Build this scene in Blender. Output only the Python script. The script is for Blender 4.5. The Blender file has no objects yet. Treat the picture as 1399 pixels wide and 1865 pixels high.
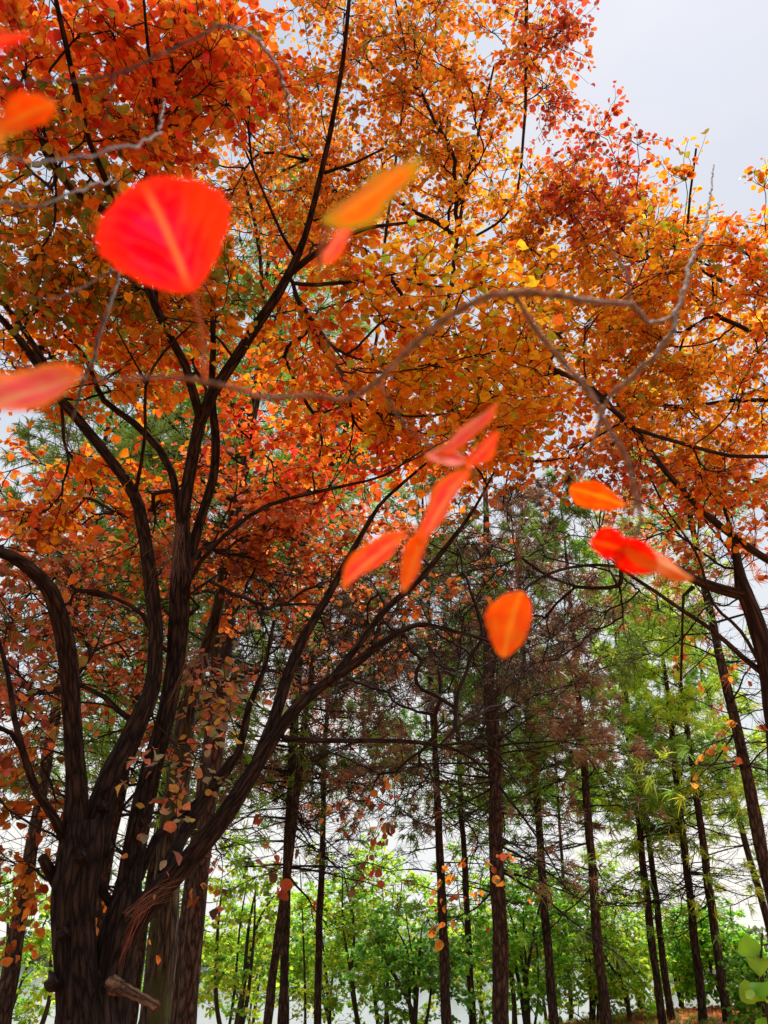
import bpy, math
import numpy as np
from mathutils import Vector

S = bpy.context.scene
RNG = np.random.default_rng(11)
rad = math.radians

# ------------------------------------------------------------------ camera
CAM = np.array([0.0, 0.0, 1.6]); PITCH = rad(30.0); FPX = 1401.0; W, H = 1399.0, 1865.0
cd = bpy.data.cameras.new("camera"); cam = bpy.data.objects.new("camera", cd)
S.collection.objects.link(cam); S.camera = cam
cam.location = CAM; cam.rotation_euler = (rad(90) + PITCH, 0, 0)
cd.sensor_fit = 'VERTICAL'; cd.sensor_height = 24.0; cd.sensor_width = 18.0
cd.lens = 24.0 * FPX / H
cd.clip_start = 0.02; cd.clip_end = 3000
cd.dof.use_dof = True; cd.dof.focus_distance = 5.5
cd.dof.aperture_fstop = 18.0 / 4.2        # 4.2 mm opening

# ------------------------------------------------------------------ world and sun
SUN_EL, SUN_AZ = rad(62), rad(35)          # azimuth measured from +Y towards +X
w = bpy.data.worlds.new("World"); S.world = w; w.use_nodes = True
nt = w.node_tree; nt.nodes.clear()
out = nt.nodes.new("ShaderNodeOutputWorld"); bg = nt.nodes.new("ShaderNodeBackground")
sky = nt.nodes.new("ShaderNodeTexSky"); sky.sky_type = 'NISHITA'; sky.sun_disc = False
sky.sun_elevation = SUN_EL; sky.sun_rotation = SUN_AZ
sky.air_density = 1.0; sky.dust_density = 2.0; sky.ozone_density = 1.2
tc = nt.nodes.new("ShaderNodeTexCoord")
nz = nt.nodes.new("ShaderNodeTexNoise"); nz.inputs['Scale'].default_value = 2.2; nz.inputs['Detail'].default_value = 5
mp = nt.nodes.new("ShaderNodeMapping"); mp.inputs['Scale'].default_value = (1, 1, 2.6)
nt.links.new(tc.outputs['Generated'], mp.inputs['Vector']); nt.links.new(mp.outputs[0], nz.inputs['Vector'])
cr = nt.nodes.new("ShaderNodeValToRGB")
cr.color_ramp.elements[0].position = .3; cr.color_ramp.elements[0].color = (0.77, 0.86, 0.97, 1)
cr.color_ramp.elements[1].position = .72; cr.color_ramp.elements[1].color = (1.07, 1.04, 1.0, 1)
nt.links.new(nz.outputs['Fac'], cr.inputs[0])
vm = nt.nodes.new("ShaderNodeVectorMath"); vm.operation = 'SCALE'; vm.inputs['Scale'].default_value = 4.05
sx = nt.nodes.new("ShaderNodeSeparateXYZ"); nt.links.new(tc.outputs['Generated'], sx.inputs[0])
hr = nt.nodes.new("ShaderNodeValToRGB"); hr.color_ramp.elements[0].position = 0.0; hr.color_ramp.elements[0].color = (1.50, 1.40, 1.26, 1)
hr.color_ramp.elements[1].position = .75; hr.color_ramp.elements[1].color = (.88, .93, 1.06, 1)
e_ = hr.color_ramp.elements.new(.30); e_.color = (1.22, 1.20, 1.18, 1)
nt.links.new(sx.outputs['Z'], hr.inputs[0])
gm = nt.nodes.new("ShaderNodeVectorMath"); gm.operation = 'MULTIPLY'; nt.links.new(cr.outputs[0], gm.inputs[0]); nt.links.new(hr.outputs[0], gm.inputs[1])
nt.links.new(gm.outputs[0], vm.inputs[0])
mx = nt.nodes.new("ShaderNodeMix"); mx.data_type = 'RGBA'; mx.inputs[0].default_value = 0.95
nt.links.new(sky.outputs[0], mx.inputs[6]); nt.links.new(vm.outputs[0], mx.inputs[7])
nt.links.new(mx.outputs[2], bg.inputs['Color']); bg.inputs['Strength'].default_value = 0.055
nt.links.new(bg.outputs[0], out.inputs['Surface'])

sl = bpy.data.lights.new("sun", 'SUN'); so = bpy.data.objects.new("sun", sl); S.collection.objects.link(so)
sl.energy = 2.8; sl.angle = rad(24); sl.color = (1.0, 0.96, 0.9)
sd = Vector((math.sin(SUN_AZ) * math.cos(SUN_EL), math.cos(SUN_AZ) * math.cos(SUN_EL), math.sin(SUN_EL)))
so.rotation_euler = sd.to_track_quat('Z', 'Y').to_euler()

S.view_settings.view_transform = 'Standard'; S.view_settings.look = 'None'
S.view_settings.exposure = 1.8; S.view_settings.gamma = 1.0
S.cycles.use_denoising = True
S.cycles.max_bounces = 7; S.cycles.diffuse_bounces = 3; S.cycles.glossy_bounces = 2
S.cycles.transmission_bounces = 4; S.cycles.transparent_max_bounces = 6
S.cycles.caustics_reflective = False; S.cycles.caustics_refractive = False

# ------------------------------------------------------------------ camera helpers
FWD = np.array([0, math.cos(PITCH), math.sin(PITCH)]); UP = np.array([0, -math.sin(PITCH), math.cos(PITCH)]); RT = np.array([1.0, 0, 0])
def dvec(px, py):
    return FWD + RT * ((px - W / 2) / FPX) + UP * ((H / 2 - py) / FPX)
def atR(px, py, R):                        # point at straight distance R
    d = dvec(px, py); return CAM + d / np.linalg.norm(d) * R
def atY(px, py, Y):                        # point in the plane y = Y
    d = dvec(px, py); return CAM + d / d[1] * Y
def depth(p): return float(np.dot(np.asarray(p) - CAM, FWD))
def rpx(wpx, p): return wpx * 0.5 * depth(p) / FPX
def proj(p):
    v = np.atleast_2d(p) - CAM; d = v @ FWD
    return W / 2 + FPX * (v @ RT) / d, H / 2 - FPX * (v @ UP) / d
def nrm(a):
    a = np.asarray(a, float); return a / np.maximum(np.linalg.norm(a, axis=-1, keepdims=True), 1e-9)

# ------------------------------------------------------------------ mesh builder
class MB:
    def __init__(s): s.v = []; s.q = []; s.t = []; s.c = []; s.b = []; s.n = 0
    def add(s, v, q=None, t=None, col=(1, 1, 1), bc=None):
        v = np.asarray(v, np.float32); k = len(v)
        if q is not None and len(q): s.q.append(np.asarray(q, np.int64) + s.n)
        if t is not None and len(t): s.t.append(np.asarray(t, np.int64) + s.n)
        col = np.asarray(col, np.float32)
        if col.ndim == 1: col = np.tile(col[:3], (k, 1))
        s.v.append(v); s.c.append(col[:, :3]); s.b.append(np.zeros((k, 3), np.float32) if bc is None else np.asarray(bc, np.float32))
        s.n += k
    def build(s, name, mat, parent=None, smooth=True):
        me = bpy.data.meshes.new(name)
        v = np.concatenate(s.v); q = np.concatenate(s.q) if s.q else np.zeros((0, 4), np.int64)
        t = np.concatenate(s.t) if s.t else np.zeros((0, 3), np.int64)
        me.vertices.add(len(v)); me.vertices.foreach_set('co', v.ravel())
        li = np.concatenate([q.ravel(), t.ravel()]).astype(np.int32)
        me.loops.add(len(li)); me.loops.foreach_set('vertex_index', li)
        ls = np.concatenate([np.arange(len(q)) * 4, len(q) * 4 + np.arange(len(t)) * 3]).astype(np.int32)
        lt = np.concatenate([np.full(len(q), 4), np.full(len(t), 3)]).astype(np.int32)
        me.polygons.add(len(ls)); me.polygons.foreach_set('loop_start', ls); me.polygons.foreach_set('loop_total', lt)
        me.polygons.foreach_set('use_smooth', np.full(len(ls), smooth))
        c = np.concatenate(s.c); ca = me.attributes.new('col', 'FLOAT_COLOR', 'POINT')
        ca.data.foreach_set('color', np.concatenate([c, np.ones((len(c), 1), np.float32)], 1).ravel())
        b = np.concatenate(s.b); ba = me.attributes.new('bc', 'FLOAT_VECTOR', 'POINT'); ba.data.foreach_set('vector', b.ravel())
        me.update(calc_edges=True)
        me.materials.append(mat)
        o = bpy.data.objects.new(name, me); S.collection.objects.link(o)
        if parent is not None: o.parent = parent
        return o

def catmull(P, R, step):
    P = np.asarray(P, float); R = np.asarray(R, float)
    if len(P) < 3: P = np.array([P[0], (P[0] + P[-1]) / 2, P[-1]]); R = np.array([R[0], (R[0] + R[-1]) / 2, R[-1]])
    Q = np.vstack([2 * P[0] - P[1], P, 2 * P[-1] - P[-2]]); oP = []; oR = []
    for i in range(len(P) - 1):
        p0, p1, p2, p3 = Q[i:i + 4]; n = max(1, int(np.linalg.norm(p2 - p1) / step))
        t = (np.arange(n) / n)[:, None]
        oP.append(.5 * ((2 * p1) + (-p0 + p2) * t + (2 * p0 - 5 * p1 + 4 * p2 - p3) * t * t + (-p0 + 3 * p1 - 3 * p2 + p3) * t ** 3))
        oR.append(R[i] + (R[i + 1] - R[i]) * t[:, 0])
    oP.append(P[-1:]); oR.append(R[-1:])
    return np.vstack(oP), np.concatenate(oR)

def tube(mb, P, R, k=8, col=(1, 1, 1), rough=0.0, ridges=0, cap=True, seed=0):
    P = np.asarray(P, float); R = np.asarray(R, float); n = len(P)
    if n < 2: return
    T = nrm(np.gradient(P, axis=0))
    a = np.array([0, 0, 1.0]) if abs(T[0][2]) < .9 else np.array([1.0, 0, 0])
    N = np.zeros_like(P); N[0] = nrm(np.cross(T[0], a))
    for i in range(1, n):
        v = N[i - 1] - T[i] * np.dot(N[i - 1], T[i]); N[i] = v / max(np.linalg.norm(v), 1e-9)
    B = np.cross(T, N)
    th = np.arange(k) * 2 * math.pi / k
    rr = np.ones((n, k))
    L = np.concatenate([[0], np.cumsum(np.linalg.norm(np.diff(P, axis=0), axis=1))])
    if rough > 0:
        r = np.random.default_rng(seed + n * 7)
        for j in range(9):
            m = r.integers(1, 6); rr += rough * .35 * np.sin(th[None, :] * m + L[:, None] * r.uniform(1, 9) + r.uniform(0, 6.28))
        if ridges:
            for j in range(6):
                m = r.integers(ridges // 2, ridges); rr += rough * .35 * np.sin(th[None, :] * m + L[:, None] * r.uniform(-3, 3) + 1.2 * np.sin(L[:, None] * r.uniform(4, 12)) + r.uniform(0, 6.28))
    V = P[:, None, :] + (R[:, None] * rr)[:, :, None] * (np.cos(th)[None, :, None] * N[:, None, :] + np.sin(th)[None, :, None] * B[:, None, :])
    bc = np.stack([np.cos(th)[None, :] * R[:, None], np.sin(th)[None, :] * R[:, None], np.tile(L[:, None], (1, k))], -1)
    i = np.arange(n - 1)[:, None] * k; j = np.arange(k)[None, :]; j2 = (j + 1) % k
    q = np.stack([i + j, i + j2, i + k + j2, i + k + j], -1).reshape(-1, 4)
    V = V.reshape(-1, 3); bc = bc.reshape(-1, 3); t = None
    if cap:
        V = np.vstack([V, P[:1], P[-1:]]); bc = np.vstack([bc, [[0, 0, 0]], [[0, 0, L[-1]]]])
        jj = np.arange(k); j2 = (jj + 1) % k
        t = np.vstack([np.stack([np.full(k, n * k), j2, jj], 1), np.stack([np.full(k, n * k + 1), (n - 1) * k + jj, (n - 1) * k + j2], 1)])
    mb.add(V, q, t, col, bc)

# ------------------------------------------------------------------ materials
def newmat(name):
    m = bpy.data.materials.new(name); m.use_nodes = True; m.node_tree.nodes.clear()
    o = m.node_tree.nodes.new("ShaderNodeOutputMaterial"); return m, m.node_tree, o
def N(nt, typ, **kw):
    n = nt.nodes.new(typ)
    for k, v in kw.items(): setattr(n, k, v)
    return n

def bark(name, dark, light, scale=1.0, bump=0.02, moss=None, vscale=5.0):
    m, nt, o = newmat(name); b = N(nt, "ShaderNodeBsdfPrincipled"); nt.links.new(b.outputs[0], o.inputs[0])
    a = N(nt, "ShaderNodeAttribute", attribute_name='bc'); mp = N(nt, "ShaderNodeMapping")
    mp.inputs['Scale'].default_value = (60 * scale, 60 * scale, vscale * scale); nt.links.new(a.outputs['Vector'], mp.inputs[0])
    n1 = N(nt, "ShaderNodeTexNoise"); n1.inputs['Scale'].default_value = 1.0; n1.inputs['Detail'].default_value = 8; n1.inputs['Roughness'].default_value = .74; n1.inputs['Distortion'].default_value = .6
    nt.links.new(mp.outputs[0], n1.inputs['Vector'])
    v1 = N(nt, "ShaderNodeTexVoronoi", feature='DISTANCE_TO_EDGE'); v1.inputs['Scale'].default_value = .9
    ad = N(nt, "ShaderNodeMix", data_type='VECTOR'); ad.inputs[0].default_value = .55
    nt.links.new(mp.outputs[0], ad.inputs[4]); nt.links.new(n1.outputs['Color'], ad.inputs[5])
    nt.links.new(ad.outputs[1], v1.inputs['Vector'])
    mul = N(nt, "ShaderNodeMath", operation='MULTIPLY'); nt.links.new(n1.outputs['Fac'], mul.inputs[0])
    mr = N(nt, "ShaderNodeMapRange"); mr.inputs[1].default_value = 0; mr.inputs[2].default_value = .35; nt.links.new(v1.outputs['Distance'], mr.inputs[0])
    mr.inputs[3].default_value = .5; nt.links.new(mr.outputs[0], mul.inputs[1])
    r = N(nt, "ShaderNodeValToRGB"); r.color_ramp.elements[0].position = .25; r.color_ramp.elements[0].color = (*dark, 1)
    r.color_ramp.elements[1].position = .60; r.color_ramp.elements[1].color = (*light, 1); nt.links.new(mul.outputs[0], r.inputs[0])
    csrc = r.outputs[0]
    if moss:
        n2 = N(nt, "ShaderNodeTexNoise"); n2.inputs['Scale'].default_value = 5; n2.inputs['Detail'].default_value = 4
        g = N(nt, "ShaderNodeNewGeometry"); nt.links.new(g.outputs['Position'], n2.inputs['Vector'])
        r2 = N(nt, "ShaderNodeValToRGB"); r2.color_ramp.elements[0].position = .5; r2.color_ramp.elements[1].position = .7; nt.links.new(n2.outputs['Fac'], r2.inputs[0])
        mm = N(nt, "ShaderNodeMix", data_type='RGBA'); nt.links.new(r2.outputs[0], mm.inputs[0]); nt.links.new(csrc, mm.inputs[6]); mm.inputs[7].default_value = (*moss, 1)
        csrc = mm.outputs[2]
    nt.links.new(csrc, b.inputs['Base Color']); b.inputs['Roughness'].default_value = .9; b.inputs['Specular IOR Level'].default_value = .15
    bp = N(nt, "ShaderNodeBump"); bp.inputs['Strength'].default_value = 1.0; bp.inputs['Distance'].default_value = bump
    nt.links.new(mul.outputs[0], bp.inputs['Height']); nt.links.new(bp.outputs[0], b.inputs['Normal'])
    return m

def leafmat(name, trans=0.55, gloss=0.25, spots=60, rough=.45):
    m, nt, o = newmat(name)
    a = N(nt, "ShaderNodeAttribute", attribute_name='col'); g = N(nt, "ShaderNodeNewGeometry")
    n = N(nt, "ShaderNodeTexNoise"); n.inputs['Scale'].default_value = spots; n.inputs['Detail'].default_value = 3
    nt.links.new(g.outputs['Position'], n.inputs['Vector'])
    mr = N(nt, "ShaderNodeMapRange"); mr.inputs[1].default_value = .3; mr.inputs[2].default_value = .7; mr.inputs[3].default_value = .72; mr.inputs[4].default_value = 1.12
    nt.links.new(n.outputs['Fac'], mr.inputs[0])
    mu = N(nt, "ShaderNodeVectorMath", operation='SCALE'); nt.links.new(a.outputs['Color'], mu.inputs[0]); nt.links.new(mr.outputs[0], mu.inputs['Scale'])
    d = N(nt, "ShaderNodeBsdfPrincipled"); d.inputs['Roughness'].default_value = rough; d.inputs['Specular IOR Level'].default_value = gloss
    t = N(nt, "ShaderNodeBsdfTranslucent"); ms = N(nt, "ShaderNodeMixShader"); ms.inputs[0].default_value = trans
    nt.links.new(mu.outputs[0], d.inputs['Base Color']); nt.links.new(mu.outputs[0], t.inputs['Color'])
    nt.links.new(d.outputs[0], ms.inputs[1]); nt.links.new(t.outputs[0], ms.inputs[2]); nt.links.new(ms.outputs[0], o.inputs[0])
    return m

M_bark = bark("dark_furrowed_bark", (.004, .0025, .002), (.072, .042, .027), 1.6, .02, vscale=10)
M_barkB = bark("brown_bark", (.012, .008, .006), (.085, .05, .035), 1.3, .008)
M_barkG = bark("grey_mossy_bark", (.008, .007, .005), (.13, .10, .06), 1.2, .016, moss=(.05, .055, .018), vscale=9)
M_pine = bark("pine_bark", (.012, .008, .006), (.13, .075, .048), .8, .012, vscale=18)
M_twig = bark("thin_twig_bark", (.012, .008, .007), (.05, .03, .02), 2.0, .001)
M_near = bark("pale_twig_bark", (.09, .05, .03), (.36, .22, .13), 8.0, .0004, vscale=20)
M_near2 = bark("brown_near_twig", (.04, .025, .02), (.20, .13, .095), 8.0, .0004, vscale=20)
M_shrubbark = bark("shrub_bark", (.02, .016, .01), (.12, .10, .06), 2.0, .003)
M_leaf = leafmat("autumn_leaf", .6, .2)
M_green = leafmat("green_leaf", .55, .25, 8)
M_needle = leafmat("pine_needle", .45, .3, 5)
M_straw = leafmat("dry_needle", .2, .2, 20)

# ------------------------------------------------------------------ leaves
def leaf_templates():
    T = []
    for e in ([(.10, .24), (.36, .47), (.70, .44), (.93, .20)], [(.12, .30), (.40, .52), (.72, .40), (.92, .17)], [(.14, .20), (.42, .40), (.68, .44), (.92, .26)], [(.10, .16), (.34, .36), (.62, .33), (.86, .12)], [(.16, .34), (.44, .50), (.66, .34), (.88, .20)]):
        mx_ = [0, .38, .74, 1.0]
        v = [(x, 0, -.10 * x * x) for x in mx_]
        v += [(x, y, .30 * y * y + .10 * y - .10 * x * x) for x, y in e] + [(x, -y, .30 * y * y + .10 * y - .10 * x * x) for x, y in e]
        T.append(v)
    q = [(0, 1, 5, 4), (1, 2, 6, 5), (2, 3, 7, 6), (0, 8, 9, 1), (1, 9, 10, 2), (2, 10, 11, 3)]
    return np.array(T), np.array(q)
LT, LQ = leaf_templates()

def leaves(mb, B, A, Nn, size, col, width=1.0):
    """B base, A leaf axis, Nn normal, size length, col colour: all per leaf."""
    n = len(B)
    if n == 0: return
    A = nrm(A); Sx = nrm(np.cross(Nn, A)); Nn = np.cross(A, Sx)
    ti = RNG.integers(0, 5, n); T = LT[ti].copy()
    wv = RNG.uniform(.85, 1.12, (n, 1)) * width; curl = RNG.uniform(-1.6, 3.2, (n, 1)); tw_ = RNG.normal(0, .22, (n, 1))
    X = T[:, :, 0]; Yc = T[:, :, 1] * wv; Z = T[:, :, 2] * curl + RNG.normal(0, .03, X.shape) + tw_ * X * Yc; Yc = Yc * (1 + RNG.normal(0, .06, X.shape)); X = X + RNG.normal(0, .02, X.shape)
    V = B[:, None, :] + size[:, None, None] * (X[:, :, None] * A[:, None, :] + Yc[:, :, None] * Sx[:, None, :] + Z[:, :, None] * Nn[:, None, :])
    q = (LQ[None] + (np.arange(n) * 12)[:, None, None]).reshape(-1, 4)
    C = np.repeat(col[:, None, :], 12, 1)
    C = C * (1 + RNG.normal(0, .10, (n, 12, 1)))
    mb.add(V.reshape(-1, 3), q, None, np.clip(C, .004, .95).reshape(-1, 3))

PAL = {
 'red':        [((.80, .09, .012), 7), ((.85, .17, .012), 6), ((.60, .035, .015), 2), ((.70, .25, .02), 2), ((.30, .22, .03), 1)],
 'mixolive':   [((.78, .19, .015), 5), ((.80, .32, .02), 3), ((.30, .26, .03), 4), ((.45, .12, .02), 2), ((.20, .20, .03), 2)],
 'orange':     [((.85, .20, .012), 7), ((.85, .30, .015), 3), ((.75, .10, .02), 3), ((.35, .28, .03), 1)],
 'redorange':  [((.85, .13, .02), 6), ((.85, .22, .015), 4), ((.75, .05, .03), 3), ((.75, .22, .16), 1)],
 'yellow':     [((.88, .27, .012), 7), ((.88, .40, .02), 5), ((.45, .42, .03), 2), ((.80, .16, .015), 3)],
 'blur':       [((.82, .20, .015), 6), ((.80, .30, .02), 4), ((.55, .11, .02), 3), ((.35, .22, .03), 2)],
 'blury':      [((.86, .27, .012), 7), ((.86, .36, .02), 4), ((.70, .15, .02), 3), ((.45, .28, .03), 2)],
 'redbrown':   [((.50, .06, .03), 5), ((.68, .14, .025), 4), ((.30, .06, .03), 2)],
 'brownorange':[((.70, .16, .03), 5), ((.50, .09, .03), 4), ((.62, .26, .05), 2), ((.30, .09, .04), 2), ((.60, .22, .16), 1)],
 'brown':      [((.42, .10, .03), 4), ((.25, .07, .03), 4), ((.60, .15, .03), 3), ((.25, .15, .05), 2)],
 'mixdark':    [((.50, .12, .04), 4), ((.65, .18, .05), 3), ((.28, .22, .06), 3), ((.55, .18, .14), 2), ((.25, .05, .03), 2)],
 'greypink':   [((.55, .20, .12), 4), ((.35, .30, .20), 4), ((.60, .16, .08), 4), ((.22, .20, .10), 2), ((.60, .35, .08), 2)],
 'rust':       [((.50, .14, .02), 5), ((.60, .22, .03), 3), ((.30, .06, .02), 3), ((.25, .20, .04), 1)],
 'darkred':    [((.28, .05, .02), 5), ((.40, .09, .03), 4), ((.12, .05, .03), 3), ((.42, .18, .04), 2)],
 'green':      [((.22, .50, .03), 5), ((.34, .62, .04), 5), ((.14, .34, .03), 3), ((.60, .66, .06), 2)],
 'darkgreen':  [((.12, .32, .03), 5), ((.20, .44, .04), 4), ((.40, .55, .05), 2)],
 'mixgreen':   [((.30, .52, .04), 4), ((.20, .40, .04), 4), ((.62, .60, .06), 2), ((.55, .32, .06), 1)],
 'yellowgreen':[((.42, .64, .04), 5), ((.60, .68, .05), 4), ((.24, .46, .03), 3), ((.55, .42, .05), 1)],
}
def pick(pal, n):
    P = PAL[pal]; p = np.array([x[1] for x in P], float); p /= p.sum()
    c = np.array([x[0] for x in P])[RNG.choice(len(P), n, p=p)]
    c = c * np.where(c[:, :1] > .4, [[1.08, 1.17, 1.0]], [[1.0, 1.1, 1.0]])
    return np.clip(c * RNG.lognormal(0, .16, (n, 1)) * RNG.lognormal(0, .08, (n, 3)), 0, .93)

def spray(lm, tm, c, g, pal, size, nt_=6, nl=8, length=.3, flat=.35, droop=.25, twr=.0028):
    """A leafy twig end: several thin twiglets from c along g, with alternate leaves."""
    Bs, As, Ns = [], [], []
    for i in range(nt_):
        d = nrm(g * .8 + RNG.normal(0, .75, 3) * np.array([1, 1, .6])); L = length * RNG.uniform(.5, 1.15)
        m = 5; t = np.linspace(0, 1, m)[:, None]
        side = nrm(np.cross(d, [0, 0, 1]) + 1e-4)
        P = c + d * L * t + np.array([0, 0, -1.0]) * droop * L * t ** 2 + side * L * .15 * RNG.normal() * np.sin(t * 3.1) 
        tube(tm, P, np.linspace(twr, twr * .45, m), 3, cap=False)
        k = max(2, int(nl * RNG.uniform(.6, 1.3)))
        s = RNG.uniform(.18, 1.0, k); s[0] = 1.0
        idx = s * (m - 1); i0 = np.minimum(idx.astype(int), m - 2); f = (idx - i0)[:, None]
        pt = P[i0] * (1 - f) + P[i0 + 1] * f
        sg = np.where(np.arange(k) % 2 == 0, 1, -1)[:, None]
        ax = nrm(d * .55 + side * sg * .9 + RNG.normal(0, .35, (k, 3)) + np.array([0, 0, -.25 - droop]))
        pt = pt + ax * .012
        Bs.append(pt); As.append(ax); Ns.append(np.array([0, 0, 1.0]) + RNG.normal(0, flat, (k, 3)))
    B = np.vstack(Bs); n = len(B)
    leaves(lm, B, np.vstack(As), np.vstack(Ns), size * np.clip(RNG.lognormal(-.12, .28, n), .45, 1.45), pick(pal, n))

def bare_spray(tm, c, g):
    for i in range(6):
        d = nrm(g * .6 + RNG.normal(0, .8, 3)); L = RNG.uniform(.15, .45); m = 6; t = np.linspace(0, 1, m)[:, None]
        P = c + d * L * t + np.cumsum(RNG.normal(0, .013, (m, 3)), 0) + np.array([0, 0, RNG.normal(-.1, .2) * L]) * t * t
        tube(tm, P, np.linspace(.0026, .0013, m), 3, cap=False)
        for k in range(2):
            q = P[RNG.integers(1, m)]; e = q + nrm(d + RNG.normal(0, .9, 3)) * RNG.uniform(.06, .2)
            tube(tm, np.array([q, (q + e) / 2 + RNG.normal(0, .008, 3), e]), np.array([.0018, .0015, .001]), 3, cap=False)

# ------------------------------------------------------------------ branch skeleton that reaches every leafy twig end
class Skel:
    def __init__(s): s.p = []; s.par = []; s.pl = []; s.rmin = []; s.dirs = []
    def limb(s, P, R, start_len):
        L = start_len
        for i in range(len(P)):
            d = nrm(P[min(i + 1, len(P) - 1)] - P[max(i - 1, 0)])
            if i: L += np.linalg.norm(P[i] - P[i - 1])
            s.p.append(P[i]); s.par.append(-1); s.pl.append(L); s.rmin.append(R[i]); s.dirs.append(d)
    def grow(s, targets, tm, bias=.3, rt=.0022, expo=2.4, rmax=.03, k=5):
        T = np.asarray(targets); base = len(s.p)
        P = list(s.p); pl = list(s.pl); par = list(s.par); D = list(s.dirs)
        A = np.array(P)
        order = np.argsort([np.min(np.linalg.norm(A - t, axis=1)) for t in T])
        cap = len(P) + len(T) * 5 + 8
        PA = np.zeros((cap, 3)); PA[:len(P)] = A; PLA = np.zeros(cap); PLA[:len(P)] = pl; cnt = len(P)
        PAR = np.full(cap, -1); DD = np.zeros((cap, 3)); DD[:cnt] = np.array(D)
        chains = []; gd = {}
        for ti in order:
            t = T[ti]; v = t - PA[:cnt]; d = np.linalg.norm(v, axis=1)
            al = np.einsum('ij,ij->i', v, DD[:cnt]) / np.maximum(d, 1e-6)
            cost = d * (1.25 - .35 * al) + bias * PLA[:cnt]
            j = int(np.argmin(cost)); p0 = PA[j]; L = d[j]
            tan = nrm(DD[j] * max(0., al[j]) * .8 + nrm(v[j]) * .9 + RNG.normal(0, .15, 3))
            m = 5; u = np.linspace(0, 1, m + 1)[:, None]
            c1 = p0 + tan * L * .4; c2 = t - nrm(v[j] + np.array([0, 0, .2 * L])) * L * .3 + RNG.normal(0, .06 * L, 3)
            Q = (1 - u) ** 3 * p0 + 3 * (1 - u) ** 2 * u * c1 + 3 * (1 - u) * u * u * c2 + u ** 3 * t
            Q[1:-1] += RNG.normal(0, .014 * L, (m - 1, 3))
            ids = [j]; pr = j
            for q in range(1, m + 1):
                PA[cnt] = Q[q]; PLA[cnt] = PLA[pr] + L / m; PAR[cnt] = pr; DD[cnt] = nrm(Q[q] - Q[q - 1]); pr = cnt; ids.append(cnt); cnt += 1
            chains.append(ids); gd[ti] = DD[pr].copy()
        wgt = np.zeros(cap)
        for ids in chains: wgt[ids[-1]] += 1
        for i in range(cnt - 1, base - 1, -1):
            if PAR[i] >= 0: wgt[PAR[i]] += wgt[i]
        for ids in chains:
            r = np.minimum(rt * np.maximum(wgt[ids], 1) ** (1 / expo), rmax)
            if ids[0] < base: r[0] = min(r[1] * 1.15, s.rmin[ids[0]])
            else: r[0] = min(r[0], r[1] * 1.2)
            tube(tm, *catmull(PA[ids], r, .12), k, cap=False)
        return [gd[i] for i in range(len(T))]

DENS = .62
def ell(cx, cy, rx, ry, R0, R1, n, pal):
    n = max(3, int(round(n * DENS))); a = RNG.uniform(0, 2 * math.pi, n); r = np.sqrt(RNG.uniform(0, 1, n))
    xs = cx + rx * r * np.cos(a); ys = cy + ry * r * np.sin(a); Rs = RNG.uniform(R0, R1, n)
    return [(atR(x, y, R), pal) for x, y, R in zip(xs, ys, Rs)]

# ------------------------------------------------------------------ naming helpers
def tag(o, label=None, cat=None, group=None, kind=None):
    if label: o['label'] = label
    if cat: o['category'] = cat
    if group: o['group'] = group
    if kind: o['kind'] = kind
    return o
def thing(name, loc, label, cat, group=None):
    o = bpy.data.objects.new(name, None); S.collection.objects.link(o); o.location = loc; o.empty_display_size = .2
    bpy.context.view_layer.update() if False else None
    return tag(o, label, cat, group)
def adopt(child, root):
    child.parent = root
    child.matrix_parent_inverse = root.matrix_basis.inverted()
    return child

def ground_z(x, y):
    x = np.asarray(x, float); y = np.asarray(y, float)
    sm = lambda a, b, t: (lambda u: u * u * (3 - 2 * u))(np.clip((t - a) / (b - a), 0, 1))
    right = sm(2.0, 7.5, x)
    plateau = .12 + .50 * right
    z = plateau * sm(2, 12, y)
    z = z - (z + 1.6) * sm(20.5, 31, y)
    return z + .03 * np.sin(x * 1.3 + y * .7) * sm(1, 5, y) + .015 * np.sin(x * 4.1 - y * 3.3)

# ------------------------------------------------------------------ ground, lake, far shore
def simple(name, c1, c2, scale, rough=.9, bump=.02, detail=6):
    m, nt, o = newmat(name); b = N(nt, "ShaderNodeBsdfPrincipled"); nt.links.new(b.outputs[0], o.inputs[0])
    g = N(nt, "ShaderNodeNewGeometry"); n = N(nt, "ShaderNodeTexNoise"); n.inputs['Scale'].default_value = scale; n.inputs['Detail'].default_value = detail
    nt.links.new(g.outputs['Position'], n.inputs['Vector']); r = N(nt, "ShaderNodeValToRGB")
    r.color_ramp.elements[0].position = .35; r.color_ramp.elements[0].color = (*c1, 1); r.color_ramp.elements[1].position = .65; r.color_ramp.elements[1].color = (*c2, 1)
    nt.links.new(n.outputs['Fac'], r.inputs[0]); nt.links.new(r.outputs[0], b.inputs['Base Color']); b.inputs['Roughness'].default_value = rough
    bp = N(nt, "ShaderNodeBump"); bp.inputs['Distance'].default_value = bump; nt.links.new(n.outputs['Fac'], bp.inputs['Height']); nt.links.new(bp.outputs[0], b.inputs['Normal'])
    return m
def grid(name, xs, ys, zf, mat, kind='structure'):
    X, Y = np.meshgrid(xs, ys); Z = zf(X, Y); V = np.stack([X, Y, Z], -1).reshape(-1, 3); nx = len(xs)
    i = np.arange(len(ys) - 1)[:, None] * nx; j = np.arange(nx - 1)[None]
    q = np.stack([i + j, i + j + 1, i + nx + j + 1, i + nx + j], -1).reshape(-1, 4)
    mb = MB(); mb.add(V, q); o = mb.build(name, mat); o['kind'] = kind; return o
M_soil = simple("needle_littered_soil", (.16, .06, .025), (.46, .17, .05), 9, .95, .03)
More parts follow.
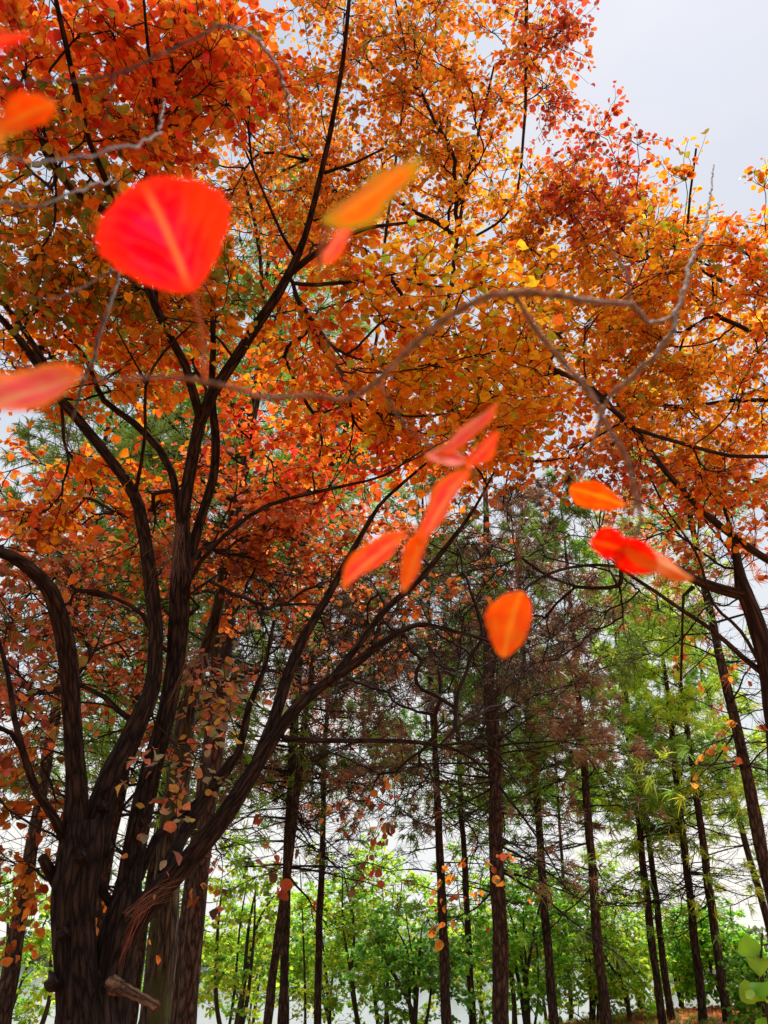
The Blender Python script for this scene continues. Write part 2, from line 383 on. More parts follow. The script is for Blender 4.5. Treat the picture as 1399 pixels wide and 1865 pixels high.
xs = np.concatenate([np.linspace(-900, -60, 12), np.linspace(-40, 40, 161), np.linspace(60, 900, 12)])
ys = np.concatenate([np.linspace(-60, -4, 8), np.linspace(-2, 34, 110), np.linspace(40, 900, 14)])
grid('ground', xs, ys, ground_z, M_soil)
m, nt_, o_ = newmat("lake_water"); b_ = N(nt_, "ShaderNodeBsdfPrincipled"); nt_.links.new(b_.outputs[0], o_.inputs[0])
b_.inputs['Base Color'].default_value = (.10, .13, .12, 1); b_.inputs['Roughness'].default_value = .12; b_.inputs['IOR'].default_value = 1.33
g_ = N(nt_, "ShaderNodeNewGeometry"); n_ = N(nt_, "ShaderNodeTexNoise"); n_.inputs['Scale'].default_value = 2.5; n_.inputs['Detail'].default_value = 4
nt_.links.new(g_.outputs['Position'], n_.inputs['Vector']); p_ = N(nt_, "ShaderNodeBump"); p_.inputs['Distance'].default_value = .008; p_.inputs['Strength'].default_value = .5
nt_.links.new(n_.outputs['Fac'], p_.inputs['Height']); nt_.links.new(p_.outputs[0], b_.inputs['Normal']); M_water = m
grid('lake', np.linspace(-900, 900, 8), np.array([25.5, 60, 120, 260]), lambda X, Y: X * 0 - .9, M_water)
M_hill = simple("wooded_hill", (.035, .07, .045), (.08, .12, .06), .12, 1, .5)
def hillz(X, Y):
    u = np.clip((Y - 240) / 25, 0, 1); e = 1.5 + 5 * u + 9 * np.clip((Y - 265) / 200, 0, 1)
    return -2.2 + e * (u > 0) * (.75 + .25 * np.sin(X * .013 + 1) + .18 * np.sin(X * .041) + .05 * np.sin(X * .17 + Y * .1))
grid('far_hill', np.linspace(-700, 700, 240), np.linspace(240, 470, 40), hillz, M_hill)

# ------------------------------------------------------------------ MAIN TREE
# limbs: (pixel x, pixel y, distance, width in pixels)
def limb_pts(L, k=1.0):
    P = [atR(a, b, c) for a, b, c, d in L]; R = [rpx(d * k, p) for (a, b, c, d), p in zip(L, P)]
    return np.array(P), np.array(R)
MAIN = [
 [(168, 2250, 4.5, 170), (166, 2050, 4.2, 150), (162, 1900, 4.07, 134), (161, 1840, 4.08, 122), (163, 1790, 4.12, 92), (166, 1750, 4.16, 40)],
 [(150, 1880, 4.05, 100), (137, 1760, 4.05, 84), (132, 1680, 4.05, 84), (136, 1610, 4.05, 88), (148, 1550, 4.08, 90), (152, 1500, 4.1, 84)],
 [(136, 1530, 4.08, 54), (140, 1450, 4.06, 44), (137, 1380, 4.04, 38), (132, 1300, 4.0, 36), (126, 1210, 3.95, 36), (114, 1140, 3.9, 37), (92, 1075, 3.85, 34), (58, 1038, 3.8, 27), (18, 1012, 3.7, 22), (-60, 985, 3.6, 18), (-160, 900, 3.6, 12)],
 [(165, 1560, 4.1, 70), (180, 1490, 4.15, 62), (205, 1415, 4.2, 52), (238, 1350, 4.25, 43), (268, 1285, 4.3, 34), (283, 1230, 4.35, 30), (284, 1150, 4.4, 28), (273, 1050, 4.45, 28), (260, 965, 4.5, 27), (245, 905, 4.5, 24), (200, 838, 4.55, 21), (150, 775, 4.6, 20), (105, 722, 4.6, 18), (58, 650, 4.6, 16), (10, 590, 4.6, 13), (-60, 520, 4.6, 10)],
 [(110, 722, 4.6, 14), (70, 640, 4.7, 13), (20, 570, 4.8, 11), (-30, 500, 4.9, 8)],
 [(245, 905, 4.5, 9), (256, 850, 4.4, 7.5), (265, 780, 4.35, 7), (266, 700, 4.3, 6), (300, 640, 4.25, 5), (350, 590, 4.2, 3.5)],
 [(268, 698, 4.3, 4.5), (240, 650, 4.2, 3.5), (212, 598, 4.1, 3)],
 [(125, 1545, 4.08, 24), (98, 1490, 4.0, 19), (66, 1440, 3.95, 17), (42, 1370, 3.9, 14), (26, 1310, 3.9, 12), (14, 1230, 3.95, 10), (-6, 1160, 4.0, 9), (-60, 1050, 4.1, 7)],
 [(38, 1360, 3.9, 12), (20, 1335, 3.85, 10), (-20, 1315, 3.8, 8)],
 [(105, 1610, 4.1, 26), (88, 1580, 4.05, 24), (78, 1562, 4.0, 20)],
 [(188, 1900, 4.1, 100), (202, 1800, 4.1, 84), (212, 1720, 4.12, 82), (226, 1660, 4.15, 72), (236, 1600, 4.2, 50), (245, 1545, 4.22, 46), (264, 1450, 4.3, 43), (284, 1370, 4.35, 37), (303, 1300, 4.4, 35), (314, 1230, 4.45, 36), (322, 1150, 4.5, 40), (326, 1060, 4.55, 42), (330, 980, 4.6, 30), (334, 920, 4.6, 24), (346, 850, 4.65, 24), (362, 775, 4.7, 25), (370, 742, 4.7, 24)],
 [(366, 765, 4.7, 20), (352, 715, 4.65, 18), (338, 665, 4.6, 17), (308, 610, 4.6, 17), (285, 560, 4.55, 17), (268, 515, 4.5, 17), (245, 450, 4.5, 16), (215, 395, 4.45, 14), (195, 330, 4.4, 13), (165, 262, 4.35, 12), (140, 170, 4.3, 12), (120, 80, 4.25, 11), (98, -20, 4.2, 9), (80, -120, 4.2, 7)],
 [(222, 405, 4.45, 14), (180, 378, 4.5, 14), (135, 350, 4.55, 14), (98, 305, 4.6, 12), (60, 240, 4.6, 10), (15, 165, 4.6, 9), (-50, 90, 4.7, 7)],
 [(105, 310, 4.6, 8), (70, 210, 4.5, 8), (30, 90, 4.5, 7), (5, -30, 4.5, 5)],
 [(362, 775, 4.7, 24), (388, 715, 4.7, 24), (428, 655, 4.7, 23), (468, 592, 4.75, 22), (506, 535, 4.75, 20), (530, 492, 4.8, 18), (556, 430, 4.8, 13), (575, 360, 4.8, 12), (600, 250, 4.8, 11), (624, 120, 4.8, 9), (636, 0, 4.8, 8), (645, -120, 4.8, 6)],
 [(526, 500, 4.8, 14), (560, 472, 4.8, 13), (610, 440, 4.85, 11), (670, 415, 4.9, 8), (730, 407, 4.95, 6), (790, 398, 5.0, 4)],
 [(540, 470, 4.8, 8), (515, 430, 4.8, 6), (480, 350, 4.85, 5), (445, 270, 4.9, 4)],
 [(590, 315, 4.8, 7), (650, 295, 4.8, 5), (700, 270, 4.8, 4)],
 [(282, 380, 4.6, 8), (285, 190, 4.4, 8), (270, 90, 4.3, 7), (262, 0, 4.2, 5), (255, -80, 4.2, 4)],
 [(285, 560, 4.55, 8), (283, 470, 4.6, 8), (282, 380, 4.6, 8)],
 [(326, 1090, 4.55, 26), (350, 1000, 4.7, 22), (370, 930, 4.75, 18), (388, 870, 4.8, 18), (393, 800, 4.85, 18), (386, 720, 4.9, 15), (388, 640, 4.95, 12), (384, 540, 5.0, 9), (372, 450, 5.05, 7)],
 [(334, 1085, 4.5, 11), (365, 1025, 4.4, 9.5), (425, 962, 4.3, 9), (490, 920, 4.25, 8.5), (560, 900, 4.2, 7.5), (640, 882, 4.15, 6), (700, 866, 4.1, 4.5), (770, 820, 4.1, 3)],
 [(330, 960, 4.6, 18), (322, 900, 4.7, 17), (313, 860, 4.75, 16), (293, 820, 4.8, 16), (245, 770, 4.85, 14), (190, 728, 4.9, 12), (166, 672, 4.95, 9), (150, 640, 5.0, 6), (60, 560, 5.2, 5)],
 [(205, 1780, 4.12, 66), (238, 1690, 4.1, 60), (300, 1615, 4.1, 48), (362, 1545, 4.1, 42), (410, 1485, 4.1, 37), (455, 1415, 4.12, 32), (500, 1342, 4.15, 26), (540, 1290, 4.2, 25), (582, 1252, 4.25, 21), (640, 1212, 4.3, 18), (700, 1168, 4.35, 15), (760, 1138, 4.4, 11), (830, 1150, 4.45, 8), (900, 1170, 4.5, 5)],
 [(470, 1385, 4.15, 28), (500, 1310, 4.25, 25), (522, 1240, 4.35, 23), (552, 1165, 4.45, 20), (590, 1100, 4.5, 17), (618, 1045, 4.6, 14), (655, 980, 4.7, 11), (690, 922, 4.8, 8), (745, 870, 4.9, 6), (830, 800, 5, 4)],
 [(596, 1245, 4.25, 15), (650, 1178, 4.4, 14), (702, 1110, 4.5, 14), (762, 1058, 4.6, 12), (825, 980, 4.7, 9), (862, 930, 4.8, 6), (900, 860, 4.9, 4)],
 [(515, 1345, 4.15, 14), (560, 1348, 4.2, 11), (640, 1350, 4.3, 9.5), (720, 1350, 4.4, 9), (800, 1358, 4.5, 8), (865, 1385, 4.6, 6), (945, 1478, 4.7, 5), (1000, 1560, 4.8, 3.5), (1030, 1620, 4.9, 2.5)],
 [(800, 1358, 4.5, 5), (880, 1355, 4.55, 4), (930, 1400, 4.6, 3)],
 [(255, 1600, 4.25, 16), (283, 1530, 4.4, 18), (330, 1487, 4.5, 18), (385, 1440, 4.55, 18), (435, 1370, 4.6, 17), (452, 1290, 4.65, 13), (480, 1220, 4.7, 10), (500, 1130, 4.8, 7)],
 [(172, 1595, 4.15, 18), (186, 1622, 4.15, 18), (205, 1650, 4.15, 20)],
 [(300, 1590, 4.15, 30), (345, 1500, 4.4, 26), (385, 1440, 4.55, 22), (425, 1380, 4.6, 17)],
 [(345, 1120, 4.5, 10), (362, 1105, 4.5, 8), (345, 1085, 4.5, 6), (400, 1045, 4.7, 5)],
 [(283, 1170, 4.4, 10), (260, 1120, 4.5, 9), (210, 1090, 4.6, 7), (160, 1082, 4.7, 5)],
 [(275, 1300, 4.35, 14), (235, 1310, 4.45, 13), (190, 1270, 4.5, 11), (150, 1250, 4.6, 8), (60, 1262, 4.6, 5), (0, 1300, 4.6, 4)],
]
MAIN_REG = [
 (190, 110, 260, 170, 4.2, 5.6, 165, 'red'), (400, 120, 110, 90, 4.6, 5.6, 26, 'red'),
 (110, 330, 170, 150, 4.2, 6, 95, 'mixolive'), (90, 500, 170, 80, 4.4, 6.2, 48, 'mixolive'),
 (120, 640, 200, 90, 4.6, 6.5, 85, 'orange'), (400, 600, 150, 130, 4.8, 6.3, 60, 'orange'), (340, 540, 110, 60, 4.4, 5.4, 18, 'mixolive'),
 (620, 560, 130, 130, 4.6, 6.3, 62, 'orange'), (620, 720, 150, 90, 4.8, 6.5, 45, 'orange'),
 (820, 560, 150, 110, 3.9, 5.6, 60, 'yellow'), (840, 700, 170, 110, 4.0, 6, 100, 'yellow'),
 (560, 820, 210, 90, 5.0, 7, 100, 'redorange'), (800, 820, 120, 60, 4.4, 6, 35, 'orange'),
 (160, 880, 210, 60, 4.6, 6.5, 60, 'orange'), (200, 970, 240, 60, 4.8, 7, 70, 'brownorange'), (480, 920, 200, 70, 4.8, 7, 45, 'brownorange'), (420, 960, 200, 110, 5, 7, 50, 'bare'),
 (640, 980, 170, 90, 5, 7, 80, 'brownorange'), (430, 1050, 150, 70, 5.2, 7, 50, 'brownorange'), (640, 1120, 170, 90, 5, 7.5, 50, 'brown'), (820, 1000, 90, 90, 5, 7, 18, 'brown'), (620, 1160, 220, 130, 4.7, 7.5, 130, 'bare'), (820, 1160, 150, 190, 4.8, 7, 150, 'bare'), (420, 1120, 150, 120, 5, 7, 40, 'bare'), (650, 1420, 160, 90, 5, 6.5, 30, 'bare'), (160, 1150, 170, 150, 4.8, 6.5, 40, 'bare'),
 (70, 1080, 120, 90, 4.6, 6.4, 60, 'mixdark'), (60, 1230, 120, 100, 4.2, 6, 66, 'mixdark'), (200, 1180, 90, 100, 4.8, 6.5, 44, 'mixdark'),
 (430, 1240, 100, 50, 4.3, 5.2, 20, 'greypink'), (370, 1330, 90, 50, 4.1, 4.9, 10, 'greypink'), (350, 1420, 60, 40, 3.8, 4.2, 4, 'greypink'),
 (70, 1400, 110, 90, 4, 5.2, 22, 'rust'), (30, 1560, 50, 90, 4.2, 4.8, 14, 'rust'), (200, 1520, 60, 70, 4.6, 5.4, 6, 'rust'),
 (420, 1520, 50, 50, 4.2, 4.8, 4, 'darkred'), (690, 1450, 80, 60, 4.8, 5.8, 9, 'darkred'), 
 (840, 1580, 60, 100, 5.2, 6.4, 6, 'rust'), 
]
LOOSE = ('rust', 'darkred', 'greypink', 'mixdark', 'brown')

def make_tree(name, label, cat, limbs, regions, base, mats, lsize, k0=10, spray_kw={}, group=None, rmax=.013, mask=None, bias=.3, rt=.003, rough=.05, knots=()):
    root = thing(name, base, label, cat, group)
    tb, tw, lf = MB(), MB(), MB(); sk = Skel()
    for i, L in enumerate(limbs):
        P, R = limb_pts(L, .9); P, R = catmull(P, R, .05 if R.max() > .04 else .09)
        if len(P) > 6:                     # small natural kinks
            r = np.random.default_rng(i + 5); wob = np.cumsum(r.normal(0, 1, P.shape), 0); wob -= np.linspace(0, 1, len(P))[:, None] * wob[-1]
            P = P + wob * np.minimum(R, .02)[:, None] * .06
        rm = R.max(); tube(tb, P, R, 30 if rm > .1 else 20 if rm > .05 else k0, rough=rough if rm > .03 else rough * .6, ridges=24 if rm > .05 else 0, seed=i)
        sk.limb(P[::2], R[::2], 1.0 + .2 * i * 0)
    for kx, ky, kR, kw_ in knots:
        a_ = atR(kx, ky, kR + .1); b_ = atR(kx, ky, kR - .035); P_ = a_ + (b_ - a_) * np.linspace(0, 1, 8)[:, None]
        R_ = rpx(kw_, b_) * np.array([1.5, 1.4, 1.3, 1.15, 1.0, .85, .6, .2]); tube(tb, P_, R_, 16, rough=.14, ridges=8, seed=int(kx))
    T = []
    for e in regions: T += ell(*e)
    if mask: T = [t for t in T if mask(t[0])]
    def gap(p):                            # open pockets between the leafy boughs
        a, b, c = p * 3.1
        return math.sin(a * 1.3 + 2 * math.sin(b * .7)) + math.sin(b * 1.7 + c * 1.1) + math.sin(c * 1.9 - a * .6 + 1)
    T = [t for t in T if t[1] in LOOSE or t[1] == 'bare' or gap(t[0]) > -1.0]
    pts = np.array([t[0] for t in T])
    dirs = sk.grow(pts, tw, bias=bias, rmax=rmax, rt=rt)
    for (p, pal), g in zip(T, dirs):
        kw = dict(nt_=6, nl=8, length=.30, flat=.35, droop=.2)
        kw.update(spray_kw)
        if pal == 'bare':
            bare_spray(tw, p, g); continue
        if pal in LOOSE: kw.update(nt_=4, nl=6)
        if pal in ('rust', 'darkred'): kw.update(droop=.7, flat=1.2, nt_=3, nl=6)
        spray(lf, tw, p, g, pal, lsize, **kw)
    adopt(tb.build('trunk', mats[0]), root); adopt(tw.build('twigs', mats[1]), root); adopt(lf.build('crown', mats[2]), root)
    return root
b0 = atR(168, 2250, 4.5)
main_tree = make_tree('autumn_tree', 'dark furrowed trunk splitting into several black limbs under red and orange round leaves', 'tree',
    MAIN, MAIN_REG, (float(b0[0]), float(b0[1]), float(ground_z(b0[0], b0[1])) - .05), (M_bark, M_twig, M_leaf), .050, knots=[(118, 1700, 3.95, 26), (152, 1560, 3.95, 30), (100, 1790, 3.95, 22), (188, 1470, 4.05, 22), (258, 1500, 4.2, 16)])
# cut stub on the trunk
mb = MB(); P = np.array([atR(205, 1792, 3.98), atR(228, 1802, 3.82), atR(255, 1816, 3.75), atR(287, 1833, 3.7)])
P_, R_ = catmull(P, [.034, .022, .018, .017], .008); R_ = R_ * (1 + .10 * np.sin(np.arange(len(R_)) * .9)); tube(mb, P_, R_, 20, rough=.09, ridges=16, seed=3)
M_stub = bark("dry_stub_bark", (.03, .016, .01), (.30, .17, .10), 1.5, .004)
st = adopt(mb.build('branch_stub', M_stub), main_tree); st['label'] = 'pale sawn-off branch stub'

# ------------------------------------------------------------------ SECOND AUTUMN TREE (behind, mossy trunk) and RIGHT TREE
SECOND = [
 [(284, 2150, 6.6, 86), (285, 1980, 6.3, 72), (284, 1865, 6.2, 64), (294, 1760, 6.15, 56), (305, 1650, 6.15, 53), (314, 1520, 6.2, 52), (328, 1400, 6.25, 46), (342, 1300, 6.3, 38), (360, 1230, 6.35, 30), (378, 1180, 6.4, 26), (398, 1105, 6.45, 22), (408, 1040, 6.5, 19), (430, 1000, 6.5, 16), (470, 975, 6.6, 12), (540, 940, 6.8, 9)],
 [(400, 1080, 6.45, 14), (415, 960, 6.6, 12), (450, 820, 6.8, 11), (480, 640, 7.0, 9), (470, 450, 7.2, 8), (440, 300, 7.4, 6)],
 [(470, 975, 6.6, 11), (600, 850, 6.9, 9), (720, 720, 7.1, 9), (810, 560, 7.3, 9), (830, 450, 7.3, 8), (850, 330, 7.3, 7), (872, 240, 7.3, 6), (900, 120, 7.3, 4)],
 [(600, 850, 6.9, 8), (680, 650, 7.3, 7), (700, 450, 7.5, 6), (720, 300, 7.6, 5), (740, 120, 7.6, 4), (720, 0, 7.6, 4)],
 [(830, 450, 7.3, 6), (930, 380, 7.4, 5), (955, 230, 7.4, 6), (958, 80, 7.4, 7), (960, -40, 7.4, 7)],
]
SECOND_REG = [
 (420, 260, 200, 150, 6.8, 8.8, 130, 'blur'), (620, 170, 220, 190, 6.8, 8.8, 210, 'blur'), (850, 150, 160, 160, 6.8, 8.8, 115, 'blur'),
 (480, 400, 150, 90, 6.8, 8.5, 60, 'blur'), (820, 370, 200, 110, 6.8, 8.8, 130, 'blury'), (640, 400, 120, 90, 7, 8.6, 40, 'blur'),
 (990, 60, 60, 60, 6.6, 7.8, 18, 'redbrown'), (1010, 20, 35, 60, 6.6, 7.4, 12, 'redbrown'), (960, 180, 60, 70, 6.8, 7.8, 14, 'redbrown'),
]
def sky_edge(x):                           # outline of the crowns against the open sky
    return np.interp(x, [0, 700, 1050, 1055, 1100, 1130, 1165, 1190, 1220, 1260, 1300, 1340, 1399, 1500], [-400, -400, -400, 215, 205, 190, 160, 235, 265, 235, 255, 300, 285, 280])
def smask(p):
    x, y = proj(p); x = x[0]; y = y[0]
    if y < sky_edge(x) + 14: return False
    if 930 < x < 1060 and 195 < y < 250: return False
    if x > 1180 and y < 410 and RNG.uniform() < .55: return False
    if x > 1290 and 290 < y < 400 and p[1] > 3.6 and RNG.uniform() < .5: return False
    return True
b0 = atR(278, 2150, 6.6)
make_tree('autumn_tree', 'mossy grey-brown trunk close behind the dark forked tree with small orange leaves high up', 'tree',
    SECOND, SECOND_REG, (float(b0[0]), float(b0[1]), float(ground_z(b0[0], b0[1])) - .05), (M_barkG, M_twig, M_leaf), .042,
    mask=smask, spray_kw=dict(nt_=7, nl=9, length=.32, flat=.7), rmax=.02, bias=.2)
RIGHT = [
 [(1480, 2150, 7.0, 60), (1440, 1700, 6.4, 50), (1424, 1450, 6.3, 46), (1408, 1270, 6.3, 42), (1392, 1180, 6.3, 37), (1375, 1125, 6.3, 33), (1357, 1078, 6.3, 30), (1345, 1030, 6.35, 18), (1336, 990, 6.4, 12), (1330, 960, 6.4, 8), (1310, 900, 6.5, 6)],
 [(1362, 1085, 6.3, 26), (1335, 1078, 6.25, 24), (1300, 1068, 6.2, 22), (1262, 1053, 6.1, 18), (1225, 1030, 6.0, 12), (1160, 1035, 5.9, 8), (1080, 1030, 5.8, 6), (1010, 1042, 5.7, 6), (960, 1070, 5.7, 5), (890, 1130, 5.8, 4)],
 [(1130, 1035, 5.9, 6), (1190, 1075, 5.9, 7), (1240, 1110, 6.0, 8), (1300, 1150, 6.1, 9), (1350, 1195, 6.2, 11), (1395, 1230, 6.3, 14)],
 [(1410, 1280, 6.3, 20), (1470, 1150, 6.2, 18), (1450, 1050, 6.1, 18), (1399, 1022, 6.0, 16), (1345, 985, 5.9, 15), (1292, 942, 5.85, 13), (1240, 892, 5.8, 12), (1200, 845, 5.8, 11), (1150, 775, 5.8, 11), (1100, 735, 5.8, 9), (1050, 692, 5.8, 8), (980, 660, 5.8, 6), (900, 640, 5.8, 4)],
 [(1150, 778, 5.8, 8), (1200, 795, 5.75, 8), (1260, 812, 5.7, 8), (1330, 830, 5.7, 8), (1430, 832, 5.7, 8)],
 [(1470, 1150, 6.2, 18), (1520, 900, 6.4, 16), (1500, 650, 6.6, 13), (1420, 560, 6.8, 11), (1330, 520, 7, 8), (1258, 470, 7.2, 6), (1255, 380, 7.2, 5), (1268, 270, 7.2, 4)],
 [(1500, 650, 6.6, 12), (1440, 720, 6.8, 10), (1330, 730, 7, 8), (1250, 740, 7, 7), (1190, 735, 7, 5)],
 [(1395, 1230, 6.3, 8), (1350, 1150, 6.0, 7), (1300, 1100, 5.9, 6), (1270, 1010, 5.8, 5), (1215, 930, 5.8, 4), (1180, 860, 5.8, 4)],
 [(1240, 1240, 6.2, 5), (1243, 1130, 6.0, 5), (1245, 1085, 6.0, 6), (1262, 1070, 6.1, 9)],
]
RIGHT_REG = [
 (1080, 330, 90, 110, 6.6, 8.4, 38, 'redbrown'), (1010, 400, 100, 100, 6.6, 8.4, 50, 'blur'), (1120, 450, 170, 120, 6.6, 8.6, 120, 'blury'),
 (1060, 590, 150, 120, 6.6, 8.6, 90, 'blury'), (1250, 640, 170, 120, 6.6, 8.6, 150, 'blury'), (1320, 780, 130, 90, 6.6, 8.4, 75, 'blury'),
 (1180, 760, 120, 60, 6.4, 8, 40, 'blury'), (1200, 300, 70, 70, 6.6, 8, 14, 'redbrown'), (1275, 330, 60, 90, 5.6, 7, 13, 'blur'), (1360, 380, 70, 90, 5.8, 7.2, 20, 'blur'),
 (1320, 500, 110, 90, 5.6, 7.2, 55, 'orange'), (1230, 450, 60, 60, 5.6, 6.6, 14, 'yellow'), (1380, 620, 70, 120, 5.6, 7, 30, 'orange'),
 (950, 620, 130, 90, 5.4, 7, 48, 'yellow'), (1000, 760, 160, 80, 5.4, 7, 60, 'orange'), (1190, 880, 150, 70, 5.4, 7, 26, 'brownorange'), (1340, 900, 90, 80, 5.6, 7, 22, 'orange'),
 (1300, 1000, 110, 60, 5.6, 7, 8, 'brownorange'), (1300, 1250, 110, 120, 5.6, 7, 7, 'rust'), (1000, 880, 130, 60, 5.6, 7, 14, 'brown'), (960, 1060, 170, 180, 5.6, 7.5, 150, 'bare'), (1200, 1080, 190, 160, 5.6, 7.5, 60, 'bare'),
]
b0 = atR(1480, 2150, 7.0)
make_tree('autumn_tree', 'leaning brown trunk at the right edge with long branches of orange leaves arching left', 'tree',
    RIGHT, RIGHT_REG, (float(b0[0]), float(b0[1]), float(ground_z(b0[0], b0[1])) - .05), (M_barkB, M_twig, M_leaf), .045,
    mask=smask, spray_kw=dict(nt_=7, nl=9, length=.32, flat=.6), rmax=.018, bias=.2)

# ------------------------------------------------------------------ PINES
def needles(mb, C, D, n, L, wid, col, spread=.55, droop=.25):
    """tufts: C centre, D direction (m,3); n thin needles in each."""
    m = len(C)
    if m == 0: return
    d = nrm(D[:, None, :] * 1.0 + RNG.normal(0, spread, (m, n, 3))); ln = L * RNG.uniform(.6, 1.1, (m, n, 1))
    b = C[:, None, :] + RNG.normal(0, .02, (m, n, 3)); tip = b + d * ln; tip[..., 2] -= droop * ln[..., 0]
    mid = (b + tip) / 2; mid[..., 2] += droop * .3 * ln[..., 0]
    s = nrm(np.cross(d, RNG.normal(0, 1, (m, n, 3)))) * wid * .5
    V = np.stack([b - s, b + s, mid + s, mid - s, tip], 2).reshape(-1, 3)
    o = (np.arange(m * n) * 5)[:, None]
    c = np.repeat(np.asarray(col)[:, None, :], n, 1) * RNG.lognormal(0, .15, (m, n, 1)); c = np.repeat(c.reshape(-1, 1, 3), 5, 1).reshape(-1, 3)
    mb.add(V, o + np.array([[0, 1, 2, 3]]), o + np.array([[3, 2, 4]]), np.clip(c, 0, .9))

NC = {'green': ((.16, .26, .03), (.27, .40, .05)), 'yellow': ((.46, .72, .05), (.72, .82, .06)), 'brown': ((.30, .13, .06), (.20, .12, .06)), 'bright': ((.32, .58, .05), (.20, .42, .05)), 'rusty': ((.75, .20, .07), (.50, .15, .06))}
def make_pine(Y, low, high, top_z, crown_z, reach, label, nbr=34, tufts=14, mix=(('green', 1.0),), dead=10, wid=None, dead_z=None, group='slender pines between the camera and the lake', wlow=14, whigh=10, nn=18):
    """low, high: two pixel points of the stem, in the plane y = Y."""
    a = atY(low[0], low[1], Y); b = atY(high[0], high[1], Y); r0 = rpx(wlow * .92, a); r1 = rpx(whigh * .92, b)
    sx = (b[0] - a[0]) / (b[2] - a[2]); gx = a[0]
    for _ in range(4): gz = float(ground_z(gx, Y)); gx = a[0] + sx * (gz - a[2])
    root = thing('pine_tree', (gx, Y, gz - .05), label, 'pine tree', group)
    zs = np.linspace(gz - .1, top_z, 22); f = (zs - a[2]) / (b[2] - a[2])
    wob = np.cumsum(RNG.normal(0, .012, len(zs))); wob -= np.interp(zs, [a[2], b[2]], [np.interp(a[2], zs, wob), np.interp(b[2], zs, wob)])
    P = np.stack([a[0] + sx * (zs - a[2]) + wob, Y + np.cumsum(RNG.normal(0, .012, len(zs))), zs], 1)
    R = np.interp(zs, [gz, a[2], b[2], top_z], [max(r0, r1) * 1.15, r0, r1, .015])
    R = np.minimum.accumulate(np.where(zs > b[2], R, 9)) * (zs > b[2]) + R * (zs <= b[2])
    tb, br, nd = MB(), MB(), MB()
    P2, R2 = catmull(P, R, .12); tube(tb, P2, R2, 16, rough=.07, ridges=12, seed=int(low[0]))
    wid = wid or .0021 * Y ** .75
    TC, TD, TCOL = [], [], []
    names = [m_[0] for m_ in mix]; pr = np.array([m_[1] for m_ in mix]); pr = pr / pr.sum()
    def branch(z, L, el, bare):
        az = RNG.uniform(0, 2 * math.pi)
        p0 = np.array([np.interp(z, P[:, 2], P[:, 0]), np.interp(z, P[:, 2], P[:, 1]), z])
        d = np.array([math.cos(az) * math.cos(el), math.sin(az) * math.cos(el), math.sin(el)]); m = 7; t = np.linspace(0, 1, m)[:, None]
        side = nrm(np.cross(d, [0, 0, 1])); Q = p0 + d * L * t + np.array([0, 0, 1.0]) * L * RNG.uniform(-.3, .3) * t * t + side * L * RNG.normal(0, .2) * t * t + RNG.normal(0, .02 * L, (m, 3)) * t
        rb = .006 + .007 * L; tube(br, Q, np.linspace(rb, .004, m), 5, cap=False)
        cn = names[RNG.choice(len(names), p=pr)]; c0, c1 = [np.array(x) for x in NC[cn]]
        for i in range(int((5 if bare else 8) + L * 3)):
            s = RNG.uniform(.25, 1.0); q = s * (m - 1); i0 = min(int(q), m - 2); pt = Q[i0] + (Q[i0 + 1] - Q[i0]) * (q - i0)
            sd_ = nrm(d * .6 + side * RNG.choice([-1, 1]) * .9 + np.array([0, 0, 1]) * RNG.normal(.1, .4)); l2 = L * (1.1 - s) * .6 + .15
            E = pt + sd_ * l2 * np.linspace(0, 1, 4)[:, None] + np.array([0, 0, RNG.normal(.03, .12) * l2]) * (np.linspace(0, 1, 4)[:, None] ** 2)
            tube(br, E, np.linspace(.006, .0028, 4), 3, cap=False)
            if bare and RNG.uniform() < .22:
                TC.append(E[-1]); TD.append(sd_ * .7); TCOL.append(c0 + (c1 - c0) * RNG.uniform())
            if bare:
                for _ in range(2):
                    F = E[RNG.integers(1, 4)]; G = F + nrm(sd_ + RNG.normal(0, .8, 3)) * RNG.uniform(.1, .3)
                    tube(br, np.array([F, (F + G) / 2 + RNG.normal(0, .015, 3), G]), np.array([.0035, .003, .002]), 3, cap=False)
            else:
                for q2 in (0.55, 1.0):
                    TC.append(pt + (E[-1] - pt) * q2); TD.append(sd_ * .7 + np.array([0, 0, .15])); TCOL.append(c0 + (c1 - c0) * RNG.uniform())
        if not bare: TC.append(Q[-1]); TD.append(d); TCOL.append(c0)
    for z in np.sort(crown_z - .55 + (top_z - crown_z + .55) * RNG.uniform(0, 1, nbr) ** 1.1):
        z = float(z)
        u = max(0., (z - crown_z) / (top_z - crown_z)); branch(z, reach * (1 - .75 * u) * RNG.uniform(.55, 1.1), rad(RNG.uniform(-8, 28)), False)
    crown_z -= .0
    dz0 = dead_z if dead_z else crown_z - 2.0
    for z in RNG.uniform(dz0, crown_z + .6, dead): branch(z, reach * RNG.uniform(.35, .85), rad(RNG.uniform(-34, 26)), True)
    if TC: needles(nd, np.array(TC), np.array(TD), nn, .21, wid, np.array(TCOL))
    adopt(tb.build('trunk', M_pine), root); adopt(br.build('branches', M_twig), root); adopt(nd.build('crown', M_needle), root)
    return root, (gx, Y, gz), P, R

